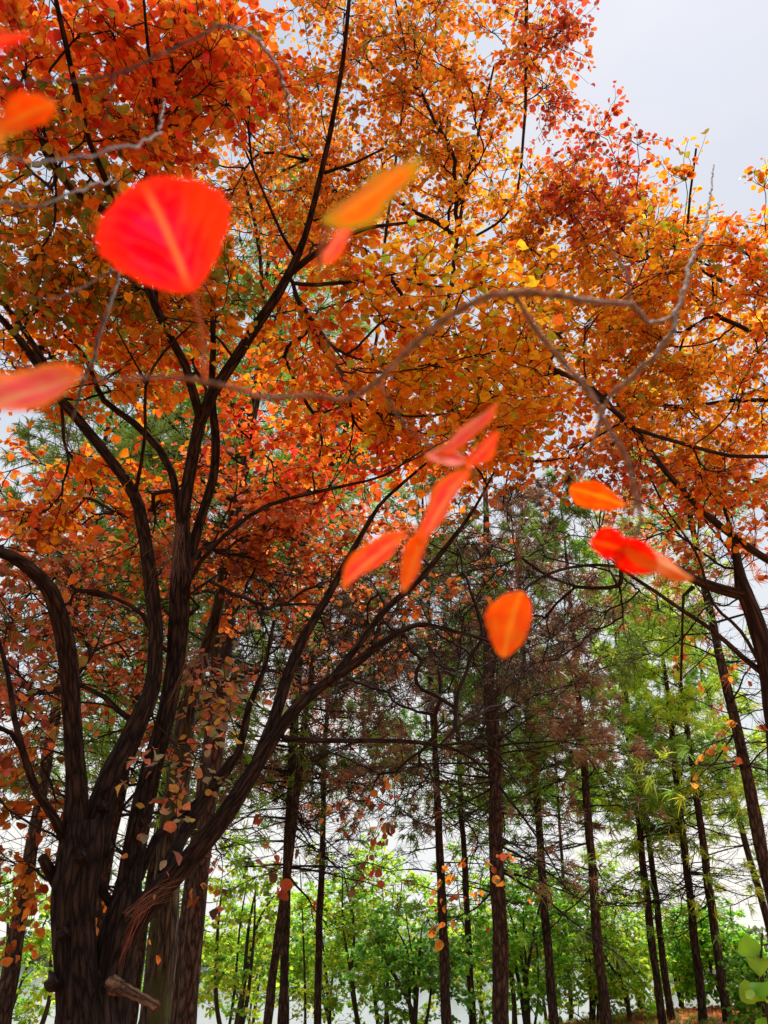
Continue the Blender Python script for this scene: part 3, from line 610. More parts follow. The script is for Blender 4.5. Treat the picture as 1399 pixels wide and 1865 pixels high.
RY = (('rusty', .35), ('yellow', .35), ('bright', .3)); GY = (('green', .45), ('bright', .3), ('brown', .25)); GB = (('green', .5), ('bright', .3), ('brown', .2)); G_ = (('green', .7), ('bright', .3)); YG = (('yellow', .62), ('bright', .3), ('green', .08)); BR = (('brown', .6), ('green', .3), ('bright', .1)); RU = (('rusty', .45), ('brown', .3), ('green', .25))
PINES = [  # Y, low px, high px, w low, w high, top, crown base, reach, mix, label
 (10.5, (5, 1865), (60, 1540), 38, 24, 12, 6.0, 2.2, G_, 20, 'dark pine trunk at the left edge, left of the forked tree'),
 (8.2, (339, 1865), (384, 1450), 39, 31, 12.5, 6.0, 2.4, G_, 20, 'rough greenish-brown pine trunk standing second behind the forked tree'),
 (10.0, (318, 1865), (352, 1580), 26, 20, 12, 6.6, 2.0, G_, 12, 'black pine trunk half hidden between the two thicker trunks behind the forked tree'),
 (13.0, (487, 1865), (522, 1600), 17, 15, 13, 4.7, 2.3, BR, 22, 'slim pine leaning right, first one right of the forked tree'),
 (16.0, (578, 1865), (587, 1560), 15, 12, 9.5, 4.6, 1.6, RU, 18, 'slim pine with rusty red lower foliage above green shrubs'),
 (15.0, (815, 1865), (795, 1420), 21, 13, 12, 4.5, 2.0, G_, 14, 'straight dark pine left of the thickest middle pine'),
 (17.5, (862, 1865), (838, 1420), 14, 10, 11, 4.6, 1.9, G_, 14, 'thin greenish pine just left of the thickest middle pine'),
 (11.5, (912, 1865), (892, 1260), 32, 24, 10.5, 4.2, 2.6, BR, 30, 'thickest straight black pine in the middle with many dead branches'),
 (15.5, (1010, 1865), (975, 1420), 19, 13, 11, 4.9, 2.0, BR, 20, 'dark pine right of the thickest middle pine'),
 (14.5, (1105, 1865), (1062, 1380), 22, 13, 10.5, 4.3, 2.2, GY, 20, 'brown pine alone in front of the bright green shrub'),
 (21.0, (1041, 1865), (1028, 1650), 9, 7, 9, 5.2, 1.3, G_, 6, 'thinnest pine, hidden among green shrubs'),
 (17.0, (1205, 1850), (1158, 1440), 16, 12, 10.5, 4.4, 1.8, YG, 16, 'leaning pine, left one of the close pair at the bank'),
 (18.0, (1222, 1852), (1182, 1520), 15, 10, 10, 4.2, 1.7, YG, 14, 'leaning pine, right one of the close pair at the bank'),
 (17.0, (1282, 1865), (1230, 1400), 17, 12, 10, 4.5, 2.0, YG, 24, 'leaning pine with a small pale tag on its bark'),
 (16.6, (1325, 1850), (1262, 1410), 19, 12, 10.5, 4.3, 2.0, YG, 24, 'leaning pine in front of the dense green bush'),
 (18.5, (1415, 1740), (1335, 1440), 14, 10, 9.5, 4.6, 1.8, YG, 16, 'thin grey pine leaning beside the stout pine at the right edge'),
 (11.0, (1405, 1620), (1322, 1240), 26, 18, 11.0, 5.8, 2.2, RY, 18, 'stout dark pine leaning in from the right edge'),
 (13.5, (514, 1865), (568, 720), 17, 17, 13.5, 4.6, 2.6, BR, 24, 'slim upright pine crossing the leaning pine right of the forked tree'),
 (12.0, (150, 1865), (242, 1300), 22, 18, 12.5, 3.9, 2.6, GB, 20, 'pine mostly hidden behind the forked trunk'),
 (16.5, (112, 1865), (205, 1300), 18, 14, 13, 4.4, 2.6, GB, 20, 'farther pine hidden behind the left edge of the forked trunk'),
 (14.5, (240, 1865), (320, 1300), 18, 14, 12.5, 4.6, 2.4, GB, 20, 'pine hidden behind the mossy trunk'),
]
pines = []
for (Y, lo, hi, wl, wh, top, cz, reach, mix, dead, lab) in PINES:
    pines.append(make_pine(Y, lo, hi, top, cz, reach, lab, mix=mix, dead=dead, wlow=wl, whigh=wh, nbr=(48 if Y < 15 else 40) - (10 if mix is YG or mix is RY else 0)))
# small pale tag on one pine
root, base, P, R = pines[14]
tp = atY(1268, 1770, 17.0); r_ = float(np.interp(tp[2], P[:, 2], R)); cx = float(np.interp(tp[2], P[:, 2], P[:, 0]))
mb = MB(); a_ = np.linspace(-.35, .35, 5) - .1; pts = []
for rr_ in (r_ + .012, r_ + .02):
    for z in (-.035, .035):
        for a in a_: pts.append((cx + math.sin(a) * rr_, 17.0 - math.cos(a) * rr_, tp[2] + z))
q = [];
for k in range(4):
    q += [(10 + k, 11 + k, 16 + k, 15 + k), (k + 1, k, 5 + k, 6 + k), (5 + k, 15 + k, 16 + k, 6 + k), (10 + k, k, k + 1, 11 + k)]
q += [(0, 10, 15, 5), (14, 4, 9, 19)]
mb.add(pts, q); m, nt_, o_ = newmat("tag_enamel"); b_ = N(nt_, "ShaderNodeBsdfPrincipled"); b_.inputs['Base Color'].default_value = (.65, .75, .82, 1); nt_.links.new(b_.outputs[0], o_.inputs[0])
adopt(mb.build('tag', m, smooth=False), root)

# ------------------------------------------------------------------ GREEN SMALL TREES ALONG THE BANK
def make_shrub(name, px, Y, topy, wpx, pal, label, cat, n=120, stems=4, size=.075, boty=1865, trunk_px=None, stemcol=None, group='small green trees along the lake bank', bare=.0):
    base = atY(px, 1865, Y); gx = base[0]; gz = float(ground_z(gx, Y)); root = thing(name, (gx, Y, gz - .03), label, cat, group)
    top = atY(px, topy, Y)[2]; hw = wpx / 2 * depth(atY(px, (topy + boty) / 2, Y)) / FPX; lowz = max(gz + .1, atY(px, boty, Y)[2])
    tb, tw, lf = MB(), MB(), MB(); sk = Skel()
    for i in range(stems):
        a = RNG.uniform(0, 6.28); o = np.array([math.cos(a), math.sin(a) * .7, 0]) * hw * RNG.uniform(.25, .8); h = top - gz
        P = np.array([[gx + o[0] * .05, Y + o[1] * .05, gz - .1], [gx + o[0] * .25, Y + o[1] * .2, gz + h * .25], [gx + o[0] * .55, Y + o[1] * .6, gz + h * .55], [gx + o[0] * .95, Y + o[1], gz + h * RNG.uniform(.75, .9)]]) + RNG.normal(0, .06, (4, 3))
        P, R = catmull(P, np.array([.05, .04, .028, .012]) * RNG.uniform(.6, 1.2), .15)
        tube(tb, P, R, 7, rough=.05); sk.limb(P, R, .5)
    c = np.array([gx, Y, (top + lowz) / 2]); T = []
    while len(T) < n:
        v = RNG.uniform(-1, 1, 3); r = np.linalg.norm(v)
        if r > 1 or r < .25: continue
        lump = 1 + .22 * math.sin(v[0] * 5 + px) * math.sin(v[2] * 6 + px * .3)
        T.append(c + v * np.array([hw, hw * .8, (top - lowz) / 2]) * lump)
    dirs = sk.grow(T, tw, rmax=.02, rt=.003)
    for p, g in zip(T, dirs):
        if RNG.uniform() < bare: continue
        spray(lf, tw, p, g, pal, size, nt_=5, nl=8, length=.32, flat=.55, droop=.2, twr=.003)
    adopt(tb.build('trunk', M_shrubbark), root); adopt(tw.build('twigs', M_shrubbark), root); adopt(lf.build('crown', M_green), root)
    return root
SH = [
 (560, 19, 1560, 90, 'yellowgreen', 'tall thin sapling with sparse leaves between the leaning pine and the rusty pine', 26, 1),
 (655, 20, 1555, 110, 'mixgreen', 'tall airy sapling right of the rusty pine', 34, 2),
 (935, 20, 1565, 100, 'yellowgreen', 'tall airy sapling just right of the thickest middle pine', 30, 2),
 (1000, 24, 1590, 110, 'green', 'tall airy sapling behind the dark pine right of the middle', 30, 2),
 (1170, 22, 1600, 100, 'mixgreen', 'tall airy sapling behind the close pair of pines', 28, 2),
 (440, 16, 1540, 90, 'mixgreen', 'thin sapling with few leaves and bare shoots beside the mossy trunks', 20, 2),
 (345, 24, 1640, 120, 'yellowgreen', 'pale green tree just right of the mossy trunk, far back at the water', 70, 3),
 (455, 26, 1690, 150, 'green', 'low green bush at the water right of the dark forked stem', 70, 3),
 (15, 21, 1600, 170, 'green', 'green tree at the left edge beyond the dark pine', 90, 3),
 (75, 18, 1700, 70, 'yellowgreen', 'young yellow-green tree just left of the forked trunk', 30, 2),
 (250, 22, 1600, 140, 'green', 'green tree seen between the forked trunk and the mossy trunk', 70, 3),
 (420, 17, 1560, 150, 'yellowgreen', 'sparse spreading tree with a dark forked stem right of the mossy trunks', 60, 3),
 (520, 23, 1620, 150, 'yellowgreen', 'leafy green tree behind the leaning slim pine', 110, 4),
 (600, 22, 1610, 150, 'green', 'leafy green tree around the slim rusty pine', 110, 3),
 (700, 21, 1570, 190, 'yellowgreen', 'broad yellow-green tree with arching branches in the middle of the bank', 150, 4),
 (760, 17, 1640, 170, 'darkgreen', 'dark green multi-stemmed tree left of the straight dark pine', 90, 5),
 (880, 23, 1590, 130, 'mixgreen', 'green tree behind the thickest middle pine', 80, 3),
 (965, 18, 1590, 150, 'green', 'multi-stemmed green tree right of the thickest middle pine', 100, 5),
 (1080, 20, 1610, 190, 'mixgreen', 'bright green bush behind the lone brown pine', 190, 4),
 (1150, 19, 1660, 120, 'yellowgreen', 'pale green bush left of the close pair of pines', 60, 3),
 (1250, 22, 1650, 110, 'yellowgreen', 'yellow-green tree between the close pair and the tagged pine', 60, 3),
 (1325, 20, 1650, 150, 'green', 'dense green bush beside the pine at the right', 190, 4),
 (1390, 15, 1760, 70, 'darkgreen', 'low dark bush near the stout right pine', 30, 3),
]
for (px, Y, ty, wp, pal, lab, n, st_) in SH:
    make_shrub('small_tree', px, Y, ty - 60 + (37 * len(lab)) % 70, wp * 1.25, pal, lab, 'tree', n=int(n * 1.45), stems=st_, bare=.12, size=.08)
# near leafy plant bottom right
mb, tw = MB(), MB(); b0 = atR(1390, 2100, 3.2); root = thing('leafy_sapling', (float(b0[0]), float(b0[1]), float(ground_z(b0[0], b0[1]))), 'young green sapling with broad bright leaves in the lower right corner', 'sapling')
P = np.array([[b0[0], b0[1], float(ground_z(b0[0], b0[1])) - .05], atR(1420, 1990, 3.1), atR(1405, 1880, 3.0), atR(1385, 1760, 3.0), atR(1388, 1700, 3.0)]); P_, R_ = catmull(P, [.010, .009, .008, .005, .003], .05); tube(tw, P_, R_, 8)
B = [atR(x, y, 3.0) for x, y in ((1392, 1800), (1388, 1822), (1396, 1845), (1386, 1782), (1392, 1760), (1386, 1738), (1402, 1868), (1396, 1770), (1384, 1800), (1398, 1720), (1390, 1850))]
A = np.stack([RNG.uniform(-1, .6, 11), RNG.uniform(-.6, .2, 11), RNG.uniform(-.5, .2, 11)], 1); A = nrm(A) * RNG.uniform(.045, .075, (11, 1)); B = [b + a * .3 for b, a in zip(B, A)]
leaves(mb, np.array(B), A, np.array([0, -.5, 1]) + RNG.normal(0, .5, (11, 3)), np.linalg.norm(A, axis=1), pick('green', 11) * .8)
for b, a in zip(B, A): tube(tw, np.array([b - a * .35, b - a * .15, b]), np.array([.003, .002, .002]), 4)
adopt(tw.build('stem', M_shrubbark), root); adopt(mb.build('foliage', M_green), root)

# ------------------------------------------------------------------ NEAR BRANCHES WITH LARGE SOFT LEAVES
def nearleafmat(name, c1, c2, vein, rim=None, side=None, vs=.16):
    m, nt, o = newmat(name); a = N(nt, "ShaderNodeAttribute", attribute_name='bc'); sep = N(nt, "ShaderNodeSeparateXYZ"); nt.links.new(a.outputs['Vector'], sep.inputs[0])
    n = N(nt, "ShaderNodeTexNoise"); n.inputs['Scale'].default_value = 3.0; n.inputs['Detail'].default_value = 3; nt.links.new(a.outputs['Vector'], n.inputs['Vector'])
    r = N(nt, "ShaderNodeValToRGB"); r.color_ramp.elements[0].position = .38; r.color_ramp.elements[1].position = .62
    r.color_ramp.elements[0].color = (*c1, 1); r.color_ramp.elements[1].color = (*c2, 1); nt.links.new(n.outputs['Fac'], r.inputs[0])
    rc = r.outputs[0]
    if side:
        n5 = N(nt, "ShaderNodeMath", operation='MULTIPLY_ADD'); nt.links.new(n.outputs['Fac'], n5.inputs[0]); n5.inputs[1].default_value = .5; ng = N(nt, "ShaderNodeMath", operation='MULTIPLY'); ng.inputs[1].default_value = -1.0; nt.links.new(sep.outputs['Y'], ng.inputs[0]); nt.links.new(ng.outputs[0], n5.inputs[2])
        sm_ = N(nt, "ShaderNodeMapRange"); sm_.inputs[1].default_value = .32; sm_.inputs[2].default_value = .60; sm_.inputs[4].default_value = .85; nt.links.new(n5.outputs[0], sm_.inputs[0])
        ms_ = N(nt, "ShaderNodeMix", data_type='RGBA'); nt.links.new(sm_.outputs[0], ms_.inputs[0]); nt.links.new(rc, ms_.inputs[6]); ms_.inputs[7].default_value = (*side, 1); rc = ms_.outputs[2]
    # veins: midrib |y| small, side veins from x - |y|
    ab = N(nt, "ShaderNodeMath", operation='ABSOLUTE'); nt.links.new(sep.outputs['Y'], ab.inputs[0])
    mid = N(nt, "ShaderNodeMapRange"); mid.inputs[1].default_value = .012; mid.inputs[2].default_value = .05; mid.inputs[3].default_value = 1; mid.inputs[4].default_value = 0; nt.links.new(ab.outputs[0], mid.inputs[0])
    m1 = N(nt, "ShaderNodeMath", operation='MULTIPLY_ADD'); nt.links.new(ab.outputs[0], m1.inputs[0]); m1.inputs[1].default_value = -1.0; nt.links.new(sep.outputs['X'], m1.inputs[2])
    m2 = N(nt, "ShaderNodeMath", operation='MULTIPLY'); nt.links.new(m1.outputs[0], m2.inputs[0]); m2.inputs[1].default_value = 5.0
    mw = N(nt, "ShaderNodeMath", operation='MULTIPLY_ADD'); nt.links.new(n.outputs['Fac'], mw.inputs[0]); mw.inputs[1].default_value = 1.6; nt.links.new(m2.outputs[0], mw.inputs[2])
    fr = N(nt, "ShaderNodeMath", operation='PINGPONG'); nt.links.new(mw.outputs[0], fr.inputs[0]); fr.inputs[1].default_value = .5
    sv = N(nt, "ShaderNodeMapRange"); sv.inputs[1].default_value = .03; sv.inputs[2].default_value = .13; sv.inputs[3].default_value = vs; sv.inputs[4].default_value = 0; nt.links.new(fr.outputs[0], sv.inputs[0])
    mxx = N(nt, "ShaderNodeMath", operation='MAXIMUM'); nt.links.new(mid.outputs[0], mxx.inputs[0]); nt.links.new(sv.outputs[0], mxx.inputs[1])
    mm = N(nt, "ShaderNodeMix", data_type='RGBA'); nt.links.new(mxx.outputs[0], mm.inputs[0]); nt.links.new(rc, mm.inputs[6]); mm.inputs[7].default_value = (*vein, 1)
    c = mm.outputs[2]
    if rim:
        at2 = N(nt, "ShaderNodeMapRange"); at2.inputs[1].default_value = .55; at2.inputs[2].default_value = 1.0; nt.links.new(sep.outputs['Z'], at2.inputs[0])
        m3 = N(nt, "ShaderNodeMix", data_type='RGBA'); nt.links.new(at2.outputs[0], m3.inputs[0]); nt.links.new(c, m3.inputs[6]); m3.inputs[7].default_value = (*rim, 1); c = m3.outputs[2]
    d = N(nt, "ShaderNodeBsdfPrincipled"); d.inputs['Roughness'].default_value = .6; d.inputs['Specular IOR Level'].default_value = .08
    t = N(nt, "ShaderNodeBsdfTranslucent"); ms = N(nt, "ShaderNodeMixShader"); ms.inputs[0].default_value = .6
    nt.links.new(c, d.inputs['Base Color']); nt.links.new(c, t.inputs['Color']); nt.links.new(d.outputs[0], ms.inputs[1]); nt.links.new(t.outputs[0], ms.inputs[2]); nt.links.new(ms.outputs[0], o.inputs[0])
    return m
NM = {
 'red': nearleafmat("red_near_leaf", (.88, .012, .075), (.94, .055, .20), (.95, .36, .18), (.94, .13, .05), (.95, .15, .02), .30),
 'crimson': nearleafmat("crimson_near_leaf", (.88, .02, .01), (.93, .12, .015), (.93, .34, .04)),
 'orange': nearleafmat("orange_near_leaf", (.95, .20, .01), (.95, .34, .012), (.95, .46, .05)),
 'pink': nearleafmat("pink_near_leaf", (.94, .13, .14), (.94, .33, .16), (.94, .50, .25), (.94, .34, .02)),
 'gold': nearleafmat("gold_near_leaf", (.93, .30, .012), (.85, .42, .02), (.90, .50, .05), (.55, .50, .04)),
}
def near_leaf(parent, base, tip, apw, truew, mat, label, shape=.5, bend=.12, blunt=.5, pw=.62, asym=.0, petiole=None, flip=1):
    """base, tip = (px, py, distance); apw = seen width in px; truew = width / length of the blade."""
    b = atR(*base); t = atR(*tip); ax = t - b; L = np.linalg.norm(ax); A = ax / L
    view = nrm((b + t) / 2 - CAM); s = nrm(np.cross(A, view)); app = 2 * rpx(apw, (b + t) / 2)
    cw = min(1.0, app / (truew * L)); sw = math.sqrt(1 - cw * cw) * flip; Sd = nrm(s * cw + view * sw); Nn = np.cross(A, Sd)
    nu, nv = 41, 17; u = np.linspace(0, 1, nu); v = np.linspace(-1, 1, nv); r = np.random.default_rng(int(base[0] + base[1]))
    prof = (np.sin(math.pi * u ** shape) ** pw) * (1 + .03 * np.sin(u * 37 + r.uniform(0, 6))); prof[0] = .03; prof[-1] = .05
    prof /= prof.max(); U, Vv = np.meshgrid(u, v, indexing='ij'); hw = prof[:, None] * truew * L / 2
    wav = .025 * np.sin(U * 9 + r.uniform(0, 6)) * np.abs(Vv) ** 2 + .004 * np.sin(U * 17 + Vv * 3)
    # lobes sweep back a little at the base, tip rounds forward
    X = U * L + (.10 * L * (Vv ** 2) * (blunt - U) * 1.2) * prof[:, None]
    Z = L * (bend * (U - .5) ** 2 - .10 * np.abs(Vv) * hw / L * 2 * flip + wav)
    V = b + X[..., None] * A + (Vv * hw * (1 + asym * np.sign(Vv) * flip) * (1 + .010 * np.abs(Vv) ** 3 * np.sin(U * 95)))[..., None] * Sd + Z[..., None] * Nn
    q = []
    for i in range(nu - 1):
        for j in range(nv - 1): k = i * nv + j; q.append((k, k + 1, k + nv + 1, k + nv))
    bc = np.stack([U, Vv * prof[:, None] * .5 * truew, np.maximum(np.abs(Vv), np.abs(U - .5) * 1.9)], -1).reshape(-1, 3)
    mb = MB(); mb.add(V.reshape(-1, 3), q, None, (1, 1, 1), bc); o = mb.build('leaf', NM[mat])
    sm = o.modifiers.new('thick', 'SOLIDIFY'); sm.thickness = .0004
    adopt(o, parent); o['label'] = label
    if petiole is not None:
        pb = MB(); pts = np.array([b + A * L * .03] + [atR(*p) for p in petiole]); P_, R_ = catmull(pts, np.linspace(.0009, .0012, len(pts)), .006); tube(pb, P_, R_, 6)
        adopt(pb.build('petiole', M_stalk), o) if False else adopt_sub(pb.build('petiole', M_stalk), o)
    return o
def adopt_sub(c, p):
    c.parent = p; c.matrix_parent_inverse = (p.parent.matrix_basis @ p.matrix_parent_inverse @ p.matrix_basis).inverted() if p.parent else p.matrix_basis.inverted()
    return c
M_stalk = bark("leaf_stalk", (.35, .12, .06), (.50, .22, .10), 10, .0001)
def near_twigs(parent, lists, mat=None, sc=.74):
    mb = MB()
    for i, L in enumerate(lists):
        P, R = limb_pts(L); P, R = catmull(P, R * sc, .006)
        rr = np.random.default_rng(i + len(L)); L_ = np.concatenate([[0], np.cumsum(np.linalg.norm(np.diff(P, axis=0), axis=1))])
        kn = np.arange(0, L_[-1] + .03, .028); off = rr.normal(0, .0016, (len(kn), 3)); off[0] = 0
        P = P + np.stack([np.interp(L_, kn, off[:, a]) for a in range(3)], 1) * np.clip(np.minimum(L_, L_[-1] - L_) / .02, 0, 1)[:, None]
        ph = np.abs((L_ / .028) - np.round(L_ / .028)); R = R * (1 + .28 * np.exp(-(ph / .12) ** 2))
        R = R * (1 + .06 * np.sin(np.arange(len(R)) * .45 + i)); tube(mb, P, R, 10, rough=.05, seed=i)
    return adopt(mb.build('stem', mat or M_near), parent)

r1 = thing('overhanging_branch', tuple(atR(1145, 555, .75)), 'pale arching twig crossing the middle with red, pink and orange leaves hanging from it', 'branch')
near_twigs(r1, [
 [(1300, 300, 2.6, 3), (1287, 400, 1.7, 6), (1258, 480, 1.25, 10), (1235, 570, 1.0, 12), (1195, 645, .9, 13), (1148, 692, .85, 13), (1106, 728, .82, 11), (1078, 800, .80, 8), (1062, 850, .78, 7), (1048, 888, .75, 6)],
 [(1235, 572, 1.0, 8), (1190, 590, .9, 10), (1145, 556, .75, 13), (1050, 545, .62, 15), (960, 534, .58, 17), (895, 530, .55, 18), (842, 552, .54, 17), (792, 592, .53, 15), (740, 642, .52, 15), (692, 695, .51, 14), (642, 718, .50, 13), (560, 722, .49, 12), (480, 726, .47, 12), (400, 705, .45, 10), (320, 690, .44, 8), (240, 690, .42, 7), (165, 692, .40, 6)],
 [(1145, 556, .75, 9), (1146, 505, .77, 7), (1125, 470, .8, 6), (1108, 448, .82, 4)],
 [(935, 534, .57, 14), (985, 608, .56, 14), (1048, 690, .55, 14), (1095, 742, .54, 14), (1130, 822, .53, 13), (1156, 892, .52, 12), (1168, 950, .51, 11), (1150, 990, .50, 10), (1142, 1003, .50, 9)],
 [(690, 697, .51, 6), (735, 770, .50, 5), (800, 830, .49, 5), (850, 848, .48, 5), (870, 880, .48, 5), (895, 915, .49, 6), (940, 932, .50, 6), (939, 1000, .50, 6), (938, 1075, .50, 6)],
 [(640, 718, .50, 5), (600, 640, .47, 4), (583, 560, .44, 4), (585, 485, .42, 4)],
])
near_leaf(r1, (350, 526, .42), (262, 324, .40), 256, 1.25, 'red', 'large round crimson leaf with pale veins', shape=1.08, bend=.28, blunt=.75, pw=.56, asym=.10, petiole=[(366, 590, .425), (371, 650, .44), (373, 700, .447)])
near_leaf(r1, (150, 690, .40), (-110, 768, .36), 74, .6, 'pink', 'pink leaf with orange rim cut by the left edge', shape=.8, flip=-1)
near_leaf(r1, (592, 410, .36), (768, 288, .33), 62, .6, 'gold', 'blurred orange leaf with olive lower edge', shape=.75, petiole=[(585, 450, .38), (584, 490, .42)])
near_leaf(r1, (582, 482, .42), (648, 392, .40), 30, .6, 'pink', 'small narrow pink leaf', shape=.7)
near_leaf(r1, (790, 830, .48), (908, 736, .46), 27, .6, 'pink', 'narrow orange-pink leaf pointing up right', shape=.9, petiole=[(800, 832, .49)])
near_leaf(r1, (850, 842, .48), (772, 832, .46), 30, .6, 'pink', 'pale pink leaf half pointing left', shape=.9, flip=-1)
near_leaf(r1, (848, 850, .48), (912, 786, .46), 34, .6, 'pink', 'pale pink leaf half pointing right', shape=.8)
near_leaf(r1, (853, 848, .48), (762, 990, .46), 42, .55, 'pink', 'long orange and pink leaf hanging under the pink pair', shape=.85)
near_leaf(r1, (778, 955, .47), (733, 1078, .45), 38, .5, 'orange', 'narrow orange leaf below the long hanging leaf', shape=.95)
near_leaf(r1, (738, 970, .48), (618, 1068, .46), 46, .6, 'pink', 'pink-orange leaf with a brown tip spot', shape=.9, petiole=[(765, 965, .48), (778, 958, .475)])
near_leaf(r1, (1040, 886, .75), (1142, 918, .72), 52, .6, 'orange', 'orange leaf at the end of the dark side twig', shape=.75, flip=-1)
near_leaf(r1, (1142, 1003, .50), (1072, 982, .47), 58, .9, 'crimson', 'deep red leaf half left of the twig end', shape=.8)
near_leaf(r1, (1120, 990, .50), (1205, 1038, .49), 66, .75, 'crimson', 'deep red leaf below the twig end', shape=.8, flip=-1)
near_leaf(r1, (1130, 985, .50), (1262, 1058, .48), 38, .5, 'orange', 'long orange leaf lying over the red one', shape=.85)
near_leaf(r1, (946, 1078, .50), (914, 1198, .48), 84, .78, 'orange', 'round orange leaf hanging alone on a long stalk', shape=.78, bend=.15)

r2 = thing('overhanging_branch', tuple(atR(200, 135, .7)), 'grey twig arching across the upper left corner with a red leaf', 'branch', None)
near_twigs(r2, [
 [(-60, 160, .62, 5), (55, 146, .66, 6), (125, 146, .68, 7), (200, 136, .70, 8), (250, 120, .72, 9), (300, 92, .74, 9), (352, 64, .76, 9), (410, 50, .80, 9), (450, 60, .85, 9), (490, 98, .95, 8), (514, 148, 1.1, 8), (526, 200, 1.4, 6), (530, 260, 2.2, 4)],
 [(208, 133, .70, 6), (200, 170, .70, 6), (192, 205, .71, 5), (184, 232, .72, 4)],
 [(-60, 160, .62, 4), (-80, 120, .5, 4), (-90, 95, .42, 4)]], M_near2, .62)
near_leaf(r2, (-90, 92, .40), (55, 62, .38), 32, .6, 'crimson', 'flat red leaf at the top of the left edge', shape=.7)
r3 = thing('overhanging_branch', tuple(atR(160, 288, .7)), 'thin brown twig with an orange leaf at the upper left edge', 'branch', None)
near_twigs(r3, [
 [(-50, 270, .50, 4), (50, 292, .60, 6), (100, 295, .65, 7), (160, 288, .70, 8), (225, 272, .78, 8), (280, 248, .95, 7), (294, 215, 1.3, 5), (300, 180, 2.2, 3)],
 [(-50, 270, .5, 4), (20, 215, .42, 4), (90, 186, .40, 3)]], M_near2, .65)
near_leaf(r3, (98, 186, .40), (-6, 232, .385), 58, .7, 'orange', 'ragged orange leaf at the left edge', shape=.85)
near_leaf(r3, (20, 225, .41), (-70, 290, .385), 50, .7, 'gold', 'yellow-orange leaf below the ragged one', shape=.85)
r4 = thing('overhanging_branch', tuple(atR(195, 570, .9)), 'bare grey twig hanging below the large crimson leaf', 'branch', None)
near_twigs(r4, [
 [(262, 380, 1.3, 4), (235, 440, 1.1, 6), (218, 500, 1.0, 8), (197, 570, .92, 10), (175, 640, .88, 10), (155, 690, .86, 9), (143, 735, .85, 7), (128, 775, .84, 6), (117, 825, .84, 4)],
 [(155, 690, .86, 7), (110, 680, .8, 6), (60, 668, .75, 5), (0, 640, .7, 4)],
 [(206, 492, 1.0, 7), (150, 520, .95, 6), (90, 545, .9, 5), (30, 535, .88, 4)],
 [(210, 330, 1.2, 5), (176, 335, 1.05, 7), (138, 355, .95, 8), (75, 372, .88, 7), (-20, 368, .8, 7)],
 [(210, 330, 1.2, 5), (235, 380, 1.15, 5), (235, 440, 1.1, 6)]], M_near2, .65)

# ------------------------------------------------------------------ dry needle tufts caught in the forks
def tuft(px, py, R, n, L, spread, label, down=(0, 0, -1), col=(.40, .13, .07)):
    c = atR(px, py, R); root = MB()
    for i in range(n):
        d = nrm(np.array(down) + RNG.normal(0, spread, 3)); l = L * RNG.uniform(.6, 1.1); t = np.linspace(0, 1, 5)[:, None]
        P = c + RNG.normal(0, .02, 3) + d * l * t + np.array([0, 0, -.25 * l]) * t * t + RNG.normal(0, .006, 3) * np.sin(t * 6)
        tube(root, P, np.linspace(.0011, .0006, 5), 3, cap=False, col=np.array(col) * RNG.uniform(.5, 1.3))
    o = root.build('dry_needles', M_straw); tag(o, label, 'needles', 'pine needles caught in the forked tree')
tuft(262, 1640, 3.93, 14, .22, .10, 'reddish dry pine needles draped over the wide trunk fork', (-.35, -.05, -1), (.30, .09, .05))
tuft(235, 1668, 3.9, 16, .30, .10, 'brown dry pine needles lying across the lowest right limb', (.8, .0, .75), (.30, .14, .09))
tuft(325, 962, 4.45, 50, .30, .22, 'dry brown pine needles hanging where the central limbs divide', (0, -.1, -1), (.22, .12, .08))
tuft(362, 1185, 4.3, 30, .26, .3, 'dry brown pine needles hanging low beside the central limbs', (-.1, 0, -1), (.30, .13, .08))

# needle litter and low grass on the bank
mb = MB(); n = 14000; X = RNG.uniform(-4, 11, n); Y = RNG.uniform(12, 20.5, n); C = np.stack([X, Y, ground_z(X, Y) + .01], 1)
needles(mb, C, np.tile([0, 0, .12], (n, 1)), 3, .14, .006, np.array([(.50, .17, .05)] * n) * RNG.uniform(.4, 1.3, (n, 1)), spread=.9, droop=.02)
tag(mb.build('needle_litter', M_straw), 'orange-brown fallen pine needles covering the bank', 'needle litter', None, 'stuff')
mb = MB(); n = 5200; X = RNG.uniform(-4, 11, n); Y = RNG.uniform(11, 20.5, n); C = np.stack([X, Y, ground_z(X, Y) + .03], 1)
leaves(mb, C, RNG.normal(0, 1, (n, 3)) * [1, 1, .25], np.array([0, 0, 1.0]) + RNG.normal(0, .4, (n, 3)), RNG.uniform(.05, .09, n), pick('brownorange', n))
tag(mb.build('fallen_leaves', M_leaf), 'orange and brown fallen leaves scattered over the bank', 'fallen leaves', None, 'stuff')
mb = MB(); n = 3500; X = RNG.uniform(-10, 6.2, n); Y = RNG.uniform(15, 21.5, n); C = np.stack([X, Y, ground_z(X, Y)], 1)
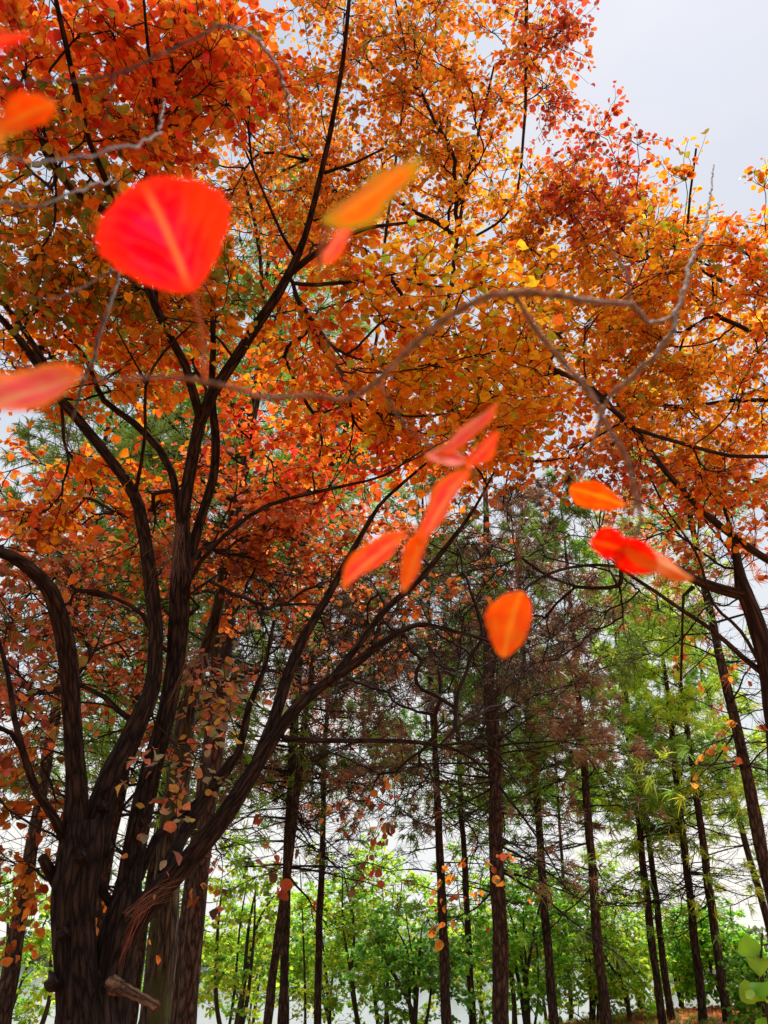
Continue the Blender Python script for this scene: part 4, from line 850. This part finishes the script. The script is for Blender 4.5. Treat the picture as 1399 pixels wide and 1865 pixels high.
needles(mb, C, np.tile([0, 0, 1.0], (n, 1)), 8, .13, .012, np.array([(.16, .32, .04)] * n) * RNG.uniform(.5, 1.4, (n, 1)), spread=.45, droop=.3)
tag(mb.build('grass', M_green), 'short green grass along the lake bank', 'grass', None, 'stuff')

# far shore wood
mb = MB(); n = 26000; X = RNG.uniform(-170, 190, n); Y = RNG.uniform(238, 262, n)
hgt = 6 + 2 * np.sin(X * .09) + 2.5 * np.sin(X * .31 + 1) + 1.5 * np.sin(X * .8)
Z = -1.5 + hgt * np.sqrt(RNG.uniform(0, 1, n)); C = np.stack([X, Y, Z], 1)
tone = .5 + .5 * np.sin(X * .35 + 2); colr = np.array([(.05, .10, .05)]) * (1 - tone[:, None]) + np.array([(.20, .22, .07)]) * tone[:, None]
colr[(X > 118) & (X < 126)] = (.40, .14, .06)
leaves(mb, C, RNG.normal(0, 1, (n, 3)), RNG.normal(0, 1, (n, 3)), np.full(n, 1.2), colr)
tag(mb.build('far_wood', M_green), 'hazy green wood along the far shore of the lake', 'wood', None, 'stuff')

# ------------------------------------------------------------------ air
m = bpy.data.materials.new("haze"); m.use_nodes = True; nt_ = m.node_tree; nt_.nodes.clear(); o_ = nt_.nodes.new("ShaderNodeOutputMaterial")
vp = nt_.nodes.new("ShaderNodeVolumePrincipled"); vp.inputs['Color'].default_value = (.92, .95, 1, 1); vp.inputs['Density'].default_value = .0006; vp.inputs['Anisotropy'].default_value = .2
nt_.links.new(vp.outputs[0], o_.inputs['Volume'])
USE_HAZE = False
if USE_HAZE:
    v = [(x, y, z) for x in (-950, 950) for y in (-80, 950) for z in (-3.2, 46)]
    me = bpy.data.meshes.new('haze'); me.from_pydata(v, [], [(0, 1, 3, 2), (4, 6, 7, 5), (0, 4, 5, 1), (2, 3, 7, 6), (0, 2, 6, 4), (1, 5, 7, 3)]); me.materials.append(m)
    hz = bpy.data.objects.new('haze', me); S.collection.objects.link(hz); tag(hz, 'pale haze over the lake', 'haze', None, 'stuff')
